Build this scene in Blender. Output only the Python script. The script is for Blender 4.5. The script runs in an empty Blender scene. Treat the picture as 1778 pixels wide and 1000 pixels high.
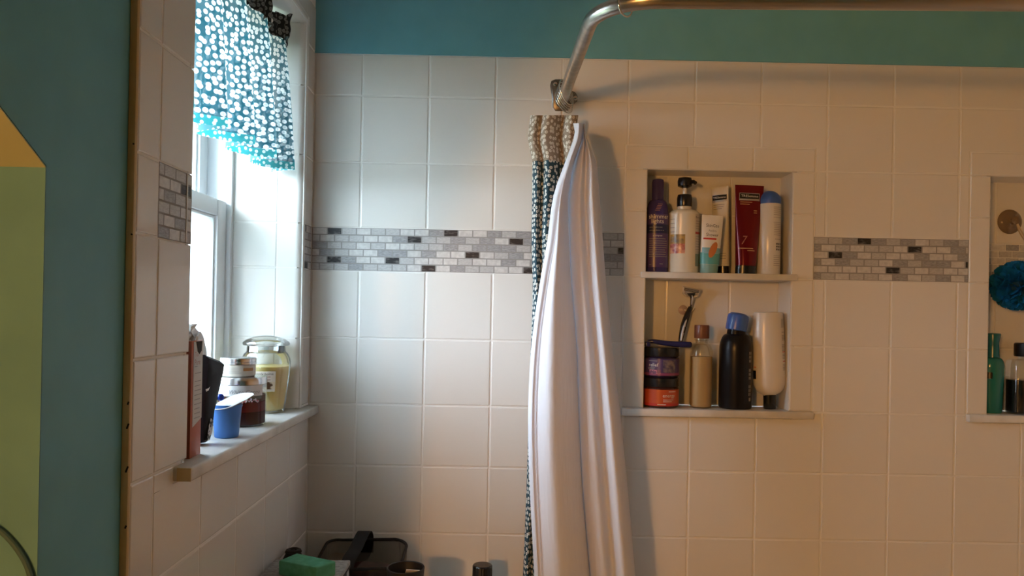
import bpy, bmesh, math, random
from mathutils import Vector, Matrix
random.seed(7)
PI = math.pi
EYE = 1.45                      # eye height; everything below is written relative to the eye and lifted at the end
scene = bpy.context.scene
COL = scene.collection

# ------------------------------------------------------------------ camera
YAW, PITCH, ROLL, FPX, SHY = .0056, .0029, .0192, 1315.4, 36.7
FW = Vector((math.sin(YAW)*math.cos(PITCH), math.cos(YAW)*math.cos(PITCH), math.sin(PITCH)))
R0 = FW.cross(Vector((0, 0, 1))).normalized(); U0 = R0.cross(FW)
CR = R0*math.cos(ROLL) + U0*math.sin(ROLL); CU = U0*math.cos(ROLL) - R0*math.sin(ROLL)
cam_data = bpy.data.cameras.new('camera'); cam = bpy.data.objects.new('camera', cam_data); COL.objects.link(cam)
cam_data.sensor_fit = 'HORIZONTAL'; cam_data.sensor_width = 36; cam_data.lens = 36*FPX/1778
cam_data.shift_y = SHY/1778; cam_data.clip_start = .02
m = Matrix((CR, CU, -FW)).transposed().to_4x4(); m.translation = Vector((0, 0, EYE)); cam.matrix_world = m
scene.camera = cam

def at(x, y, Y):                # a pixel of the photograph at depth Y -> point
    d = FW + CR*((x-889)/FPX) - CU*((y-500-SHY)/FPX)
    return d*(Y/d.y)

# ------------------------------------------------------------------ sky, sun, lamps, exposure
W = bpy.data.worlds.new('sky'); scene.world = W; W.use_nodes = True
bg = W.node_tree.nodes['Background']; bg.inputs[0].default_value = (.73, .86, 1, 1); bg.inputs[1].default_value = 41.0
def light(name, kind, loc, energy, color, size=.06, **kw):
    d = bpy.data.lights.new(name, kind); d.energy = energy; d.color = color
    if kind == 'POINT': d.shadow_soft_size = size
    o = bpy.data.objects.new(name, d); COL.objects.link(o); o.location = Vector(loc) + Vector((0, 0, EYE))
    return o
sun = light('sun', 'SUN', (-3, 0, 3), 2.5, (1, .98, .95)); sun.data.angle = math.radians(9)
sun.rotation_euler = Vector((.50, .95, -.40)).to_track_quat('-Z', 'Y').to_euler()
lamp = light('next_room_lamp', 'POINT', (-1.0, -1.2, .215), 80, (1, .46, .125), .085)
port = light('window_portal', 'AREA', (-.66, 1.39, .2), 1, (1, 1, 1)); port.data.shape = 'RECTANGLE'
port.data.size = .60; port.data.size_y = .90; port.rotation_euler = (PI/2, 0, -PI/2); port.data.cycles.is_portal = True
scene.view_settings.view_transform = 'Standard'; scene.view_settings.look = 'None'
scene.view_settings.exposure = 0.0; scene.view_settings.gamma = 1.0; scene.view_settings.use_curve_mapping = False

# ------------------------------------------------------------------ materials
def mat(name, col, rough=.5, metal=0, **kw):
    M = bpy.data.materials.new(name); M.use_nodes = True
    b = M.node_tree.nodes['Principled BSDF']
    b.inputs['Base Color'].default_value = (*col, 1); b.inputs['Roughness'].default_value = rough; b.inputs['Metallic'].default_value = metal
    for k, v in kw.items(): b.inputs[k.replace('_', ' ')].default_value = v
    return M
def nd(M, t, **kw):
    n = M.node_tree.nodes.new(t)
    for k, v in kw.items(): setattr(n, k, v)
    return n
def lk(M, a, b): M.node_tree.links.new(a, b)
def bsdf(M): return M.node_tree.nodes['Principled BSDF']
def mottle(M, c1, c2, scale=8, detail=4, p=(.35, .65), coord='Object', stretch=(1, 1, 1), bump=0):
    tc = nd(M, 'ShaderNodeTexCoord'); mp = nd(M, 'ShaderNodeMapping'); mp.inputs['Scale'].default_value = stretch
    n = nd(M, 'ShaderNodeTexNoise'); n.inputs['Scale'].default_value = scale; n.inputs['Detail'].default_value = detail
    r = nd(M, 'ShaderNodeValToRGB'); r.color_ramp.elements[0].position = p[0]; r.color_ramp.elements[1].position = p[1]
    r.color_ramp.elements[0].color = (*c1, 1); r.color_ramp.elements[1].color = (*c2, 1)
    lk(M, tc.outputs[coord], mp.inputs['Vector']); lk(M, mp.outputs['Vector'], n.inputs['Vector'])
    lk(M, n.outputs['Fac'], r.inputs['Fac']); lk(M, r.outputs['Color'], bsdf(M).inputs['Base Color'])
    if bump:
        bp = nd(M, 'ShaderNodeBump'); bp.inputs['Strength'].default_value = bump; bp.inputs['Distance'].default_value = .001
        lk(M, n.outputs['Fac'], bp.inputs['Height']); lk(M, bp.outputs['Normal'], bsdf(M).inputs['Normal'])
    return M
def vary(M, col, amt=.05):      # each piece a slightly different shade
    oi = nd(M, 'ShaderNodeObjectInfo'); mr = nd(M, 'ShaderNodeMapRange'); mr.inputs['To Min'].default_value = 1-amt; mr.inputs['To Max'].default_value = 1+amt*.4
    mx = nd(M, 'ShaderNodeVectorMath', operation='SCALE'); mx.inputs[0].default_value = col
    lk(M, oi.outputs['Random'], mr.inputs['Value']); lk(M, mr.outputs['Result'], mx.inputs['Scale']); lk(M, mx.outputs[0], bsdf(M).inputs['Base Color'])
    return M
TILE = vary(mat('white_ceramic', (.76, .745, .71), .09, Specular_IOR_Level=.35), (.76, .745, .71), .035)
tn = nd(TILE, 'ShaderNodeTexNoise'); tn.inputs['Scale'].default_value = 9; tb = nd(TILE, 'ShaderNodeBump'); tb.inputs['Strength'].default_value = .035; tb.inputs['Distance'].default_value = .004
tg = nd(TILE, 'ShaderNodeNewGeometry'); lk(TILE, tg.outputs['Position'], tn.inputs['Vector']); lk(TILE, tn.outputs['Fac'], tb.inputs['Height']); lk(TILE, tb.outputs['Normal'], bsdf(TILE).inputs['Normal'])
GROUT = mat('white_grout', (.80, .79, .76), .9)
MGROUT = mat('grey_grout', (.30, .29, .28), .9)
TEAL = mottle(mat('teal_wall_paint', (.14, .40, .48), .55), (.135, .39, .475), (.15, .42, .505), 14, 3, bump=.08)
GREEN = mottle(mat('yellow_green_paint', (.4, .4, .1), .8, Specular_IOR_Level=.1), (.15, .33, .40), (.165, .36, .43), 12, 3)
HALLP = mat('hall_paint', (.55, .50, .42), .7)
OCHRE = mat('ochre_paint', (.56, .58, .36), .6)
CAULK = mottle(mat('yellowed_caulk', (.5, .36, .15), .6), (.50, .34, .14), (.62, .50, .30), 18, 3, stretch=(1, 1, .3))
MARB = mottle(mat('marble_sill', (.7, .68, .62), .25), (.60, .585, .55), (.74, .72, .68), 14, 6, (.35, .60))
WHITEPVC = mat('white_vinyl', (.80, .82, .84), .35)
def stone(name, c1, c2, sc, st, p=(.35, .65), rough=.35):
    M = mottle(mat(name, c1, rough), c1, c2, sc, 5, p, 'Object', st)
    mp = [n for n in M.node_tree.nodes if n.type == 'MAPPING'][0]; oi = nd(M, 'ShaderNodeObjectInfo')
    vm = nd(M, 'ShaderNodeVectorMath', operation='SCALE'); vm.inputs[0].default_value = (7, 11, 5)
    lk(M, oi.outputs['Random'], vm.inputs['Scale']); lk(M, vm.outputs[0], mp.inputs['Location'])
    return M
MOS = [stone('mosaic_white', (.52, .51, .50), (.64, .63, .61), 120, (1, 1, 1)),
       stone('mosaic_pale_grey', (.40, .40, .40), (.52, .515, .51), 160, (1, 3, 1)),
       stone('mosaic_grey', (.24, .24, .25), (.38, .38, .39), 140, (1, 4, 1)),
       stone('mosaic_black', (.012, .012, .014), (.16, .15, .15), 70, (1, 2.5, 1), (.50, .75), .45)]
NICKEL = mottle(mat('brushed_nickel', (.5, .47, .43), .28, 1), (.46, .43, .39), (.58, .54, .49), 60, 2, stretch=(.05, 1, 1))
DARKMETAL = mat('dark_steel', (.20, .185, .17), .35, 1)
CHROME = mat('chrome', (.75, .72, .68), .12, 1)
SILVER = mat('silver_lid', (.72, .73, .75), .22, 1)
BLACK = mat('black_plastic', (.012, .012, .014), .25)
BLACKF = mat('black_fabric', (.012, .012, .015), .8)
WHITE = mat('white_plastic', (.78, .77, .73), .3)
PRINTW = mat('white_print', (.75, .73, .70), .5)
PRINTK = mat('dark_print', (.03, .03, .035), .5)
PRINTG = mat('grey_print', (.30, .29, .28), .5)
def glassy(name, tint, gloss=.10, trans=.9):
    M = bpy.data.materials.new(name); M.use_nodes = True; nt = M.node_tree; nt.nodes.clear()
    o = nd(M, 'ShaderNodeOutputMaterial'); mx = nd(M, 'ShaderNodeMixShader'); t = nd(M, 'ShaderNodeBsdfTransparent'); g = nd(M, 'ShaderNodeBsdfGlossy')
    t.inputs[0].default_value = (*tint, 1); g.inputs[0].default_value = (1, 1, 1, 1); g.inputs['Roughness'].default_value = .03
    lw = nd(M, 'ShaderNodeLayerWeight'); lw.inputs['Blend'].default_value = .35
    mr = nd(M, 'ShaderNodeMapRange'); mr.inputs['To Min'].default_value = gloss*.35; mr.inputs['To Max'].default_value = min(1, gloss*6)
    lk(M, lw.outputs['Fresnel'], mr.inputs['Value']); lk(M, mr.outputs['Result'], mx.inputs[0])
    lk(M, t.outputs[0], mx.inputs[1]); lk(M, g.outputs[0], mx.inputs[2]); lk(M, mx.outputs[0], o.inputs[0])
    return M
PANE = glassy('window_glass', (.96, .98, .98), .06)
CLEAR = glassy('clear_glass', (.95, .96, .94), .07)
JARG = glassy('thick_jar_glass', (.94, .95, .93), .15)
VINYL = glassy('clear_vinyl', (.62, .58, .54), .10)
SCREEN = glassy('insect_screen', (.72, .73, .74), .0)

def dotted(name, base, dot, scale, edge=.30, trans=0, dot_trans=0, ring=True, tcol=None):
    """fabric printed with pebble dots, optionally letting light through"""
    M = bpy.data.materials.new(name); M.use_nodes = True; b = bsdf(M); b.inputs['Roughness'].default_value = .85
    uv = nd(M, 'ShaderNodeUVMap'); v = nd(M, 'ShaderNodeTexVoronoi', voronoi_dimensions='2D'); v.inputs['Scale'].default_value = scale; v.inputs['Randomness'].default_value = .62
    lk(M, uv.outputs['UV'], v.inputs['Vector'])
    r = nd(M, 'ShaderNodeValToRGB'); cr = r.color_ramp
    cr.elements[0].position = edge; cr.elements[0].color = (1, 1, 1, 1); cr.elements[1].position = edge+.05; cr.elements[1].color = (0, 0, 0, 1)
    if ring:
        e = cr.elements.new(.06); e.color = (.45, .45, .45, 1); e = cr.elements.new(.13); e.color = (1, 1, 1, 1)
    lk(M, v.outputs['Distance'], r.inputs['Fac'])
    mx = nd(M, 'ShaderNodeMix', data_type='RGBA'); mx.inputs[6].default_value = (*base, 1); mx.inputs[7].default_value = (*dot, 1)
    lk(M, r.outputs['Color'], mx.inputs[0]); lk(M, mx.outputs[2], b.inputs['Base Color'])
    if trans:
        tr = nd(M, 'ShaderNodeBsdfTranslucent'); out = M.node_tree.nodes['Material Output']
        mt = nd(M, 'ShaderNodeMix', data_type='RGBA'); mt.inputs[6].default_value = (*(tcol or base), 1); mt.inputs[7].default_value = (.9, .93, .93, 1)
        lk(M, r.outputs['Color'], mt.inputs[0]); lk(M, mt.outputs[2], tr.inputs['Color'])
        ms = nd(M, 'ShaderNodeMixShader'); ms.inputs[0].default_value = trans
        lk(M, b.outputs[0], ms.inputs[1]); lk(M, tr.outputs[0], ms.inputs[2])
        tp = nd(M, 'ShaderNodeBsdfTransparent'); m2 = nd(M, 'ShaderNodeMixShader')
        mr = nd(M, 'ShaderNodeMapRange'); mr.inputs['To Min'].default_value = dot_trans*.30; mr.inputs['To Max'].default_value = dot_trans
        lk(M, r.outputs['Color'], mr.inputs['Value']); lk(M, mr.outputs['Result'], m2.inputs[0])
        lk(M, ms.outputs[0], m2.inputs[1]); lk(M, tp.outputs[0], m2.inputs[2]); lk(M, m2.outputs[0], out.inputs['Surface'])
    return M
VAL = dotted('teal_dotted_voile', (.015, .09, .12), (.75, .80, .80), 88, .34, .5, .5, True, (.008, .07, .095))
VALH = dotted('teal_dotted_hem', (.03, .16, .18), (.45, .55, .55), 88, .25, .25, .0, False, (.05, .40, .42))
VALR = dotted('shaded_dotted_ruffle', (.006, .012, .016), (.20, .21, .21), 88, .34)  # same voile, its lack of backlight painted in as darker cloth and dots
CURB = dotted('beige_dotted_band', (.30, .24, .18), (.70, .66, .58), 92, .31)
CURT = dotted('teal_dotted_curtain', (.012, .045, .065), (.66, .66, .60), 92, .31)
def cloth(name, col, tr):
    M = mat(name, col, .75); b = bsdf(M); out = M.node_tree.nodes['Material Output']
    t = nd(M, 'ShaderNodeBsdfTranslucent'); t.inputs[0].default_value = (*col, 1); ms = nd(M, 'ShaderNodeMixShader'); ms.inputs[0].default_value = tr
    lk(M, b.outputs[0], ms.inputs[1]); lk(M, t.outputs[0], ms.inputs[2]); lk(M, ms.outputs[0], out.inputs['Surface'])
    w = nd(M, 'ShaderNodeTexNoise'); w.inputs['Scale'].default_value = 25; bp = nd(M, 'ShaderNodeBump'); bp.inputs['Strength'].default_value = .25; bp.inputs['Distance'].default_value = .004
    lk(M, w.outputs['Fac'], bp.inputs['Height']); lk(M, bp.outputs['Normal'], b.inputs['Normal'])
    return M
LINER = cloth('white_liner', (.79, .80, .86), .22)

# ------------------------------------------------------------------ helpers
def tag(o, label=None, cat=None, group=None, kind=None):
    if label: o['label'] = label
    if cat: o['category'] = cat
    if group: o['group'] = group
    if kind: o['kind'] = kind
    return o
def link(name, me, mt, parent=None, loc=(0, 0, 0), rot=(0, 0, 0)):
    if mt is not None and not me.materials: me.materials.append(mt)
    o = bpy.data.objects.new(name, me); COL.objects.link(o); o.parent = parent; o.location = loc; o.rotation_euler = rot
    return o
def tomesh(bm, smooth=None):
    me = bpy.data.meshes.new('mesh'); bmesh.ops.recalc_face_normals(bm, faces=bm.faces); bm.to_mesh(me); bm.free()
    if smooth:
        me.shade_smooth(); me.set_sharp_from_angle(angle=math.radians(smooth))
    return me
def obj(name, bm, mt, parent=None, loc=(0, 0, 0), rot=(0, 0, 0), smooth=35):
    return link(name, tomesh(bm, smooth), mt, parent, loc, rot)
def thing(name, loc, label, cat, group=None, rot=(0, 0, 0)):
    o = bpy.data.objects.new(name, None); o.empty_display_size = .03; COL.objects.link(o); o.location = loc; o.rotation_euler = rot
    return tag(o, label, cat, group)
def box(x0, x1, y0, y1, z0, z1, bev=0, seg=2, bm=None):
    own = bm or bmesh.new()
    vs = [own.verts.new(p) for p in ((x0, y0, z0), (x1, y0, z0), (x1, y1, z0), (x0, y1, z0), (x0, y0, z1), (x1, y0, z1), (x1, y1, z1), (x0, y1, z1))]
    fs = [own.faces.new([vs[i] for i in q]) for q in ((3, 2, 1, 0), (4, 5, 6, 7), (0, 1, 5, 4), (1, 2, 6, 5), (2, 3, 7, 6), (3, 0, 4, 7))]
    if bev:
        es = list({e for f in fs for e in f.edges}); bmesh.ops.bevel(own, geom=es, offset=bev, segments=seg, profile=.5, affect='EDGES')
    return own
def loft(loops, cap=True, bm=None, closed=True):
    own = bm or bmesh.new(); rows = [[own.verts.new(p) for p in L] for L in loops]; n = len(rows[0])
    for a, b in zip(rows, rows[1:]):
        for i in range(n if closed else n-1):
            j = (i+1) % n; own.faces.new((a[i], a[j], b[j], b[i]))
    if cap and closed: own.faces.new(rows[0][::-1]); own.faces.new(rows[-1])
    return own
def ring(rx, ry, z, n=40, cx=0, cy=0, p=2.0):
    out = []
    for i in range(n):
        a = 2*PI*i/n; c, s = math.cos(a), math.sin(a)
        out.append((cx+rx*math.copysign(abs(c)**(2/p), c), cy+ry*math.copysign(abs(s)**(2/p), s), z))
    return out
def lathe(prof, n=40, ratio=1, bm=None, cap=True, p=2.0):
    return loft([ring(max(r, .0003), max(r, .0003)*ratio, z, n, p=p) for r, z in prof], cap, bm)
def arcp(r0, z0, r1, z1, k=6, outer=True):     # quarter-round shoulder from (r0,z0) to (r1,z1)
    out = []
    for i in range(k+1):
        a = PI/2*i/k
        if outer: out.append((r1+(r0-r1)*math.cos(a), z0+(z1-z0)*math.sin(a)))
        else: out.append((r0+(r1-r0)*math.sin(a), z1+(z0-z1)*math.cos(a)))
    return out
def sweep(pts, rad, n=12, bm=None, cap=True, flat=1, up=Vector((0, 0, 1))):
    pts = [Vector(p) for p in pts]; loops = []
    for i, p in enumerate(pts):
        t = (pts[min(i+1, len(pts)-1)] - pts[max(i-1, 0)]).normalized()
        u = up if abs(t.dot(up)) < .98 else Vector((1, 0, 0))
        s = t.cross(u).normalized(); w = s.cross(t)
        r = rad[i] if isinstance(rad, (list, tuple)) else rad
        loops.append([p + s*(math.cos(2*PI*k/n)*r) + w*(math.sin(2*PI*k/n)*r*flat) for k in range(n)])
    return loft(loops, cap, bm)
def spline(P, k=8):
    P = [Vector(p) for p in P]; out = []
    for i in range(len(P)-1):
        a, b, c, d = P[max(i-1, 0)], P[i], P[i+1], P[min(i+2, len(P)-1)]
        for j in range(k):
            t = j/k; out.append(.5*((2*b) + (c-a)*t + (2*a-5*b+4*c-d)*t*t + (3*b-a-3*c+d)*t**3))
    return out + [P[-1]]
def torus(R, r, n=32, m=8, bm=None, mtx=None):
    own = bm or bmesh.new(); loops = []
    for i in range(n):
        a = 2*PI*i/n
        loops.append([Vector(((R+r*math.cos(2*PI*j/m))*math.cos(a), (R+r*math.cos(2*PI*j/m))*math.sin(a), r*math.sin(2*PI*j/m))) for j in range(m)])
    if mtx: loops = [[mtx @ v for v in L] for L in loops]
    rows = [[own.verts.new(v) for v in L] for L in loops]
    for i in range(n):
        for j in range(m):
            a, b = rows[i], rows[(i+1) % n]; own.faces.new((a[j], b[j], b[(j+1) % m], a[(j+1) % m]))
    return own
def patch(r, ratio, a0, a1, z0, z1, n=14, lift=.0005, prof=None):
    """label wrapped round a bottle; angle 0 faces -Y, positive angles turn to +X; front and a thin back"""
    bm = bmesh.new(); rows = []
    for z in (z0, z1):
        rows.append([bm.verts.new(((r+lift)*math.sin(a), -(r+lift)*ratio*math.cos(a), z)) for a in [a0+(a1-a0)*i/n for i in range(n+1)]])
    for i in range(n): bm.faces.new((rows[0][i], rows[0][i+1], rows[1][i+1], rows[1][i]))
    return bm
def text_mesh(body, size, align='CENTER', r=None, ratio=1, ang=0, z=0, lift=.0009, italic=0, vertical=False, w=1.0):
    c = bpy.data.curves.new('t', 'FONT'); c.body = body; c.size = size; c.align_x = align; c.align_y = 'CENTER'; c.resolution_u = 2; c.shear = italic
    o = bpy.data.objects.new('t', c); COL.objects.link(o); bpy.context.view_layer.update()
    me = bpy.data.meshes.new_from_object(o.evaluated_get(bpy.context.evaluated_depsgraph_get())); bpy.data.objects.remove(o); bpy.data.curves.remove(c)
    for v in me.vertices:
        x, y = v.co.x*w, v.co.y
        if vertical: x, y = -y, x
        if r: a = ang + x/r; v.co = ((r+lift)*math.sin(a), -(r+lift)*ratio*math.cos(a), z+y)
        else: v.co = (x, -lift, z+y)
    return me
def fine_print(lines, r=None, ratio=1, lift=.0008, th=.0007):
    """rows of print too small to read: (angle or x start, end, z)"""
    bm = bmesh.new()
    for a0, a1, z in lines:
        k = 6; vs = []
        for zz in (z-th, z+th):
            vs.append([bm.verts.new(((r+lift)*math.sin(a0+(a1-a0)*i/k), -(r+lift)*ratio*math.cos(a0+(a1-a0)*i/k), zz) if r else (a0+(a1-a0)*i/k, -lift, zz)) for i in range(k+1)])
        for i in range(k): bm.faces.new((vs[0][i], vs[0][i+1], vs[1][i+1], vs[1][i]))
    return bm
def sheet(name, cols, zs_pts, mt, parent, k=6, kv=4, uvscale=1):
    """cloth from columns: cols[i][j] = point of column i at level j; smooth in both directions, UV in metres"""
    grid = [spline(c, kv) for c in cols]; nv = len(grid[0])
    rows = [spline([grid[i][j] for i in range(len(grid))], k) for j in range(nv)]
    bm = bmesh.new(); uvl = bm.loops.layers.uv.new('UVMap'); nu = len(rows[0])
    ref = rows[nv//2]; U = [0]
    for i in range(1, nu): U.append(U[-1] + (ref[i]-ref[i-1]).length)
    V = [bm.verts.new(p) for r in rows for p in r]
    for j in range(nv-1):
        for i in range(nu-1):
            f = bm.faces.new((V[j*nu+i], V[j*nu+i+1], V[(j+1)*nu+i+1], V[(j+1)*nu+i]))
            for l, (a, b) in zip(f.loops, ((i, j), (i+1, j), (i+1, j+1), (i, j+1))): l[uvl].uv = (U[a]*uvscale, rows[b][a].z*uvscale)
    me = bpy.data.meshes.new('mesh'); bm.to_mesh(me); bm.free(); me.shade_smooth()
    o = link(name, me, mt, parent)
    return o

# ------------------------------------------------------------------ tiling
D, XL = 1.762, -.458            # faces of the tiles on the back wall and on the left wall
ROWS = [-.829, -.674, -.519, -.364, -.222, -.069, .0876, .187, .3395, .4943, .592]
MB, MT = .0876, .187
cache = {}
def tmesh(w, h, t, b):
    key = (round(w, 4), round(h, 4), t)
    if key not in cache:
        bm = bmesh.new(); x, y = w/2, h/2
        L = [[(-x, -y, -t), (x, -y, -t), (x, y, -t), (-x, y, -t)], [(-x, -y, -b), (x, -y, -b), (x, y, -b), (-x, y, -b)],
             [(-x+b*.4, -y+b*.4, -b*.35), (x-b*.4, -y+b*.4, -b*.35), (x-b*.4, y-b*.4, -b*.35), (-x+b*.4, y-b*.4, -b*.35)],
             [(-x+b*1.4, -y+b*1.4, 0), (x-b*1.4, -y+b*1.4, 0), (x-b*1.4, y-b*1.4, 0), (-x+b*1.4, y-b*1.4, 0)]]
        rows = [[bm.verts.new(p) for p in l] for l in L]
        for a, c in zip(rows, rows[1:]):
            for i in range(4): bm.faces.new((a[i], a[(i+1) % 4], c[(i+1) % 4], c[i]))
        bm.faces.new(rows[-1]); cache[key] = tomesh(bm, 18)
    return cache[key]
def cutmesh(rects, t, b):
    bm = bmesh.new(); vm = {}
    def V(x, y):
        k = (round(x, 5), round(y, 5)); vm.setdefault(k, None)
        if vm[k] is None: vm[k] = bm.verts.new((x, y, -b))
        return vm[k]
    fs = [bm.faces.new((V(a, c), V(bb, c), V(bb, d), V(a, d))) for a, bb, c, d in rects]
    be = [e for e in bm.edges if len(e.link_faces) == 1]
    r = bmesh.ops.extrude_edge_only(bm, edges=be)
    for v in [g for g in r['geom'] if isinstance(g, bmesh.types.BMVert)]: v.co.z = -t
    bmesh.ops.inset_region(bm, faces=fs, thickness=b, depth=b, use_even_offset=True, use_boundary=True)
    bm.normal_update()
    return tomesh(bm, 18)
BACK = ((PI/2, 0, 0), lambda u, v, d: (u, D+d, v))
LEFT = ((PI/2, 0, PI/2), lambda u, v, d: (XL-d, u, v))
def lay(parent, us, vs, holes, orient, mt, name='tile', gap=.0032, t=.006, b=.0014, depth=0.0, pick=None, wob=.0012):
    rot, pos = orient; n = 0
    for i in range(len(us)-1):
        for j in range(len(vs)-1):
            a, c, d, e = us[i]+gap/2, us[i+1]-gap/2, vs[j]+gap/2, vs[j+1]-gap/2
            if c-a < .004 or e-d < .004: continue
            xs, ys = [a, c], [d, e]; hit = False
            for h0, h1, g0, g1 in holes:
                h0, h1, g0, g1 = h0-gap/2, h1+gap/2, g0-gap/2, g1+gap/2
                if h0 < c-1e-4 and h1 > a+1e-4 and g0 < e-1e-4 and g1 > d+1e-4:
                    hit = True; xs += [q for q in (h0, h1) if a+1e-4 < q < c-1e-4]; ys += [q for q in (g0, g1) if d+1e-4 < q < e-1e-4]
            mm = pick(i, j) if pick else mt
            if not hit:
                me = tmesh(c-a, e-d, t, b); ctr = ((a+c)/2, (d+e)/2)
            else:
                xs.sort(); ys.sort(); keep = []
                for p, q in zip(xs, xs[1:]):
                    for r, s in zip(ys, ys[1:]):
                        mx, my = (p+q)/2, (r+s)/2
                        if not any(h[0]-gap/2 < mx < h[1]+gap/2 and h[2]-gap/2 < my < h[3]+gap/2 for h in holes): keep.append((p, q, r, s))
                if not keep: continue
                bx = (min(k[0] for k in keep), max(k[1] for k in keep), min(k[2] for k in keep), max(k[3] for k in keep))
                if bx[1]-bx[0] < .007 or bx[3]-bx[2] < .007: continue
                ctr = ((bx[0]+bx[1])/2, (bx[2]+bx[3])/2)
                if abs(sum((k[1]-k[0])*(k[3]-k[2]) for k in keep) - (bx[1]-bx[0])*(bx[3]-bx[2])) < 1e-7: me = tmesh(bx[1]-bx[0], bx[3]-bx[2], t, b)
                else: me = cutmesh([(k[0]-ctr[0], k[1]-ctr[0], k[2]-ctr[1], k[3]-ctr[1]) for k in keep], t, b)
            o = bpy.data.objects.new(name, me); COL.objects.link(o); o.parent = parent
            o.location = pos(ctr[0], ctr[1], depth); o.rotation_euler = (rot[0]+random.uniform(-wob, wob), rot[1], rot[2]+random.uniform(-wob, wob))
            if not me.materials: me.materials.append(mm)
            o.material_slots[0].link = 'OBJECT'; o.material_slots[0].material = mm
            n += 1
    return n
def mosaic(parent, u0, u1, orient, first, darks, hole=(), seedv=1, depth=.0008, pitch=.0338, greys=None):
    """six courses of small stone in running bond; first = offset of the first joint in odd courses; darks = (course from top, index)"""
    rnd = random.Random(seedv); h = (MT-MB)/6
    for r in range(6):
        off = first + (pitch/2 if r % 2 else 0)
        js = [u0]; k0 = math.ceil((u0-off)/pitch + 1e-6); x = off+k0*pitch
        idx = [k0-1]
        while x < u1-.002:
            if x > u0+.002: js.append(x); idx.append(k0)
            k0 += 1; x = off+k0*pitch
        js.append(u1)
        def pick(i, j, r=r, idx=idx):
            if (r+1, idx[i]) in darks: return MOS[3]
            q = rnd.random(); return MOS[0] if q < .42 else MOS[1] if q < .78 else MOS[2]
        lay(parent, js, [MT-(r+1)*h, MT-r*h], hole, orient, None, 'mosaic_tile', .0017, .005, .0006, depth, pick, .004)
def panel(us, vs, holes, pos, bm=None):
    own = bm or bmesh.new(); us = sorted(set(us + [q for h in holes for q in h[:2]])); vs = sorted(set(vs + [q for h in holes for q in h[2:]])); vm = {}
    for a, c in zip(us, us[1:]):
        for d, e in zip(vs, vs[1:]):
            mx, my = (a+c)/2, (d+e)/2
            if any(h[0] < mx < h[1] and h[2] < my < h[3] for h in holes): continue
            own.faces.new([vm.setdefault(k, own.verts.new(pos(*k))) if k not in vm else vm[k] for k in ((a, d), (c, d), (c, e), (a, e))])
    for v in [v for v in own.verts if not v.link_faces]: own.verts.remove(v)
    return own
def thick(bm, vec):
    fs = list(bm.faces); r = bmesh.ops.extrude_face_region(bm, geom=fs, use_keep_orig=True)
    bmesh.ops.translate(bm, vec=vec, verts=[g for g in r['geom'] if isinstance(g, bmesh.types.BMVert)])
    return bm

FLOOR, CEIL, XR, YF = -EYE, 1.0, 1.75, -1.7
N1 = (.320, .659, -.222, .337); N2 = (1.123, 1.462, -.222, .337); ND = .080
H1 = (.268, .711, -.237, .392); H2 = (1.074, 1.511, -.237, .392)
COLS = [XL] + [-.3472+.155*k for k in range(0, 14)]; COLS = [c for c in COLS if c < XR-.03] + [XR]

# ------------------------------------------------------------------ back wall
wb = obj('wall_back', thick(panel([XL-.25, XR], [FLOOR, CEIL], [(n[0]-.0105, n[1]+.0105, n[2]-.017, n[3]+.0105) for n in (N1, N2)], lambda u, v: (u, D+.0011, v)), (0, .096, 0)), GROUT, smooth=None)
tag(wb, 'white square tiled back wall with a grey mosaic band and two recessed niches', None, None, 'structure')
obj('painted_plaster', box(XL-.004, XR, D-.004, D+.0022, .592, CEIL, .0), TEAL, wb, smooth=None)
for lo, hi in ((XL, H1[0]), (H1[1], H2[0]), (H2[1], XR)): obj('mosaic_backing', box(lo, hi, D+.0009, D+.0024, MB, MT), MGROUT, wb, smooth=None)
lay(wb, COLS, [r for r in ROWS if r <= MB], [H1, H2], BACK, TILE)
lay(wb, COLS, [r for r in ROWS if r >= MT], [H1, H2], BACK, TILE)
x1 = at(568.2, 402, D).x
mosaic(wb, XL, H1[0], BACK, x1, {(1, 0), (1, 8), (2, 5), (2, 12), (4, 9), (5, 0), (5, 4), (6, 6), (6, 13), (3, 20), (5, 17)}, seedv=3)
x2 = H1[1]
mosaic(wb, H1[1], H2[0], BACK, x2, {(1, 3), (2, 6), (3, 1), (5, 5), (4, 10)}, seedv=5)
mosaic(wb, H2[1], XR, BACK, H2[1], {(2, 1), (5, 3)}, seedv=6)
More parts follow.
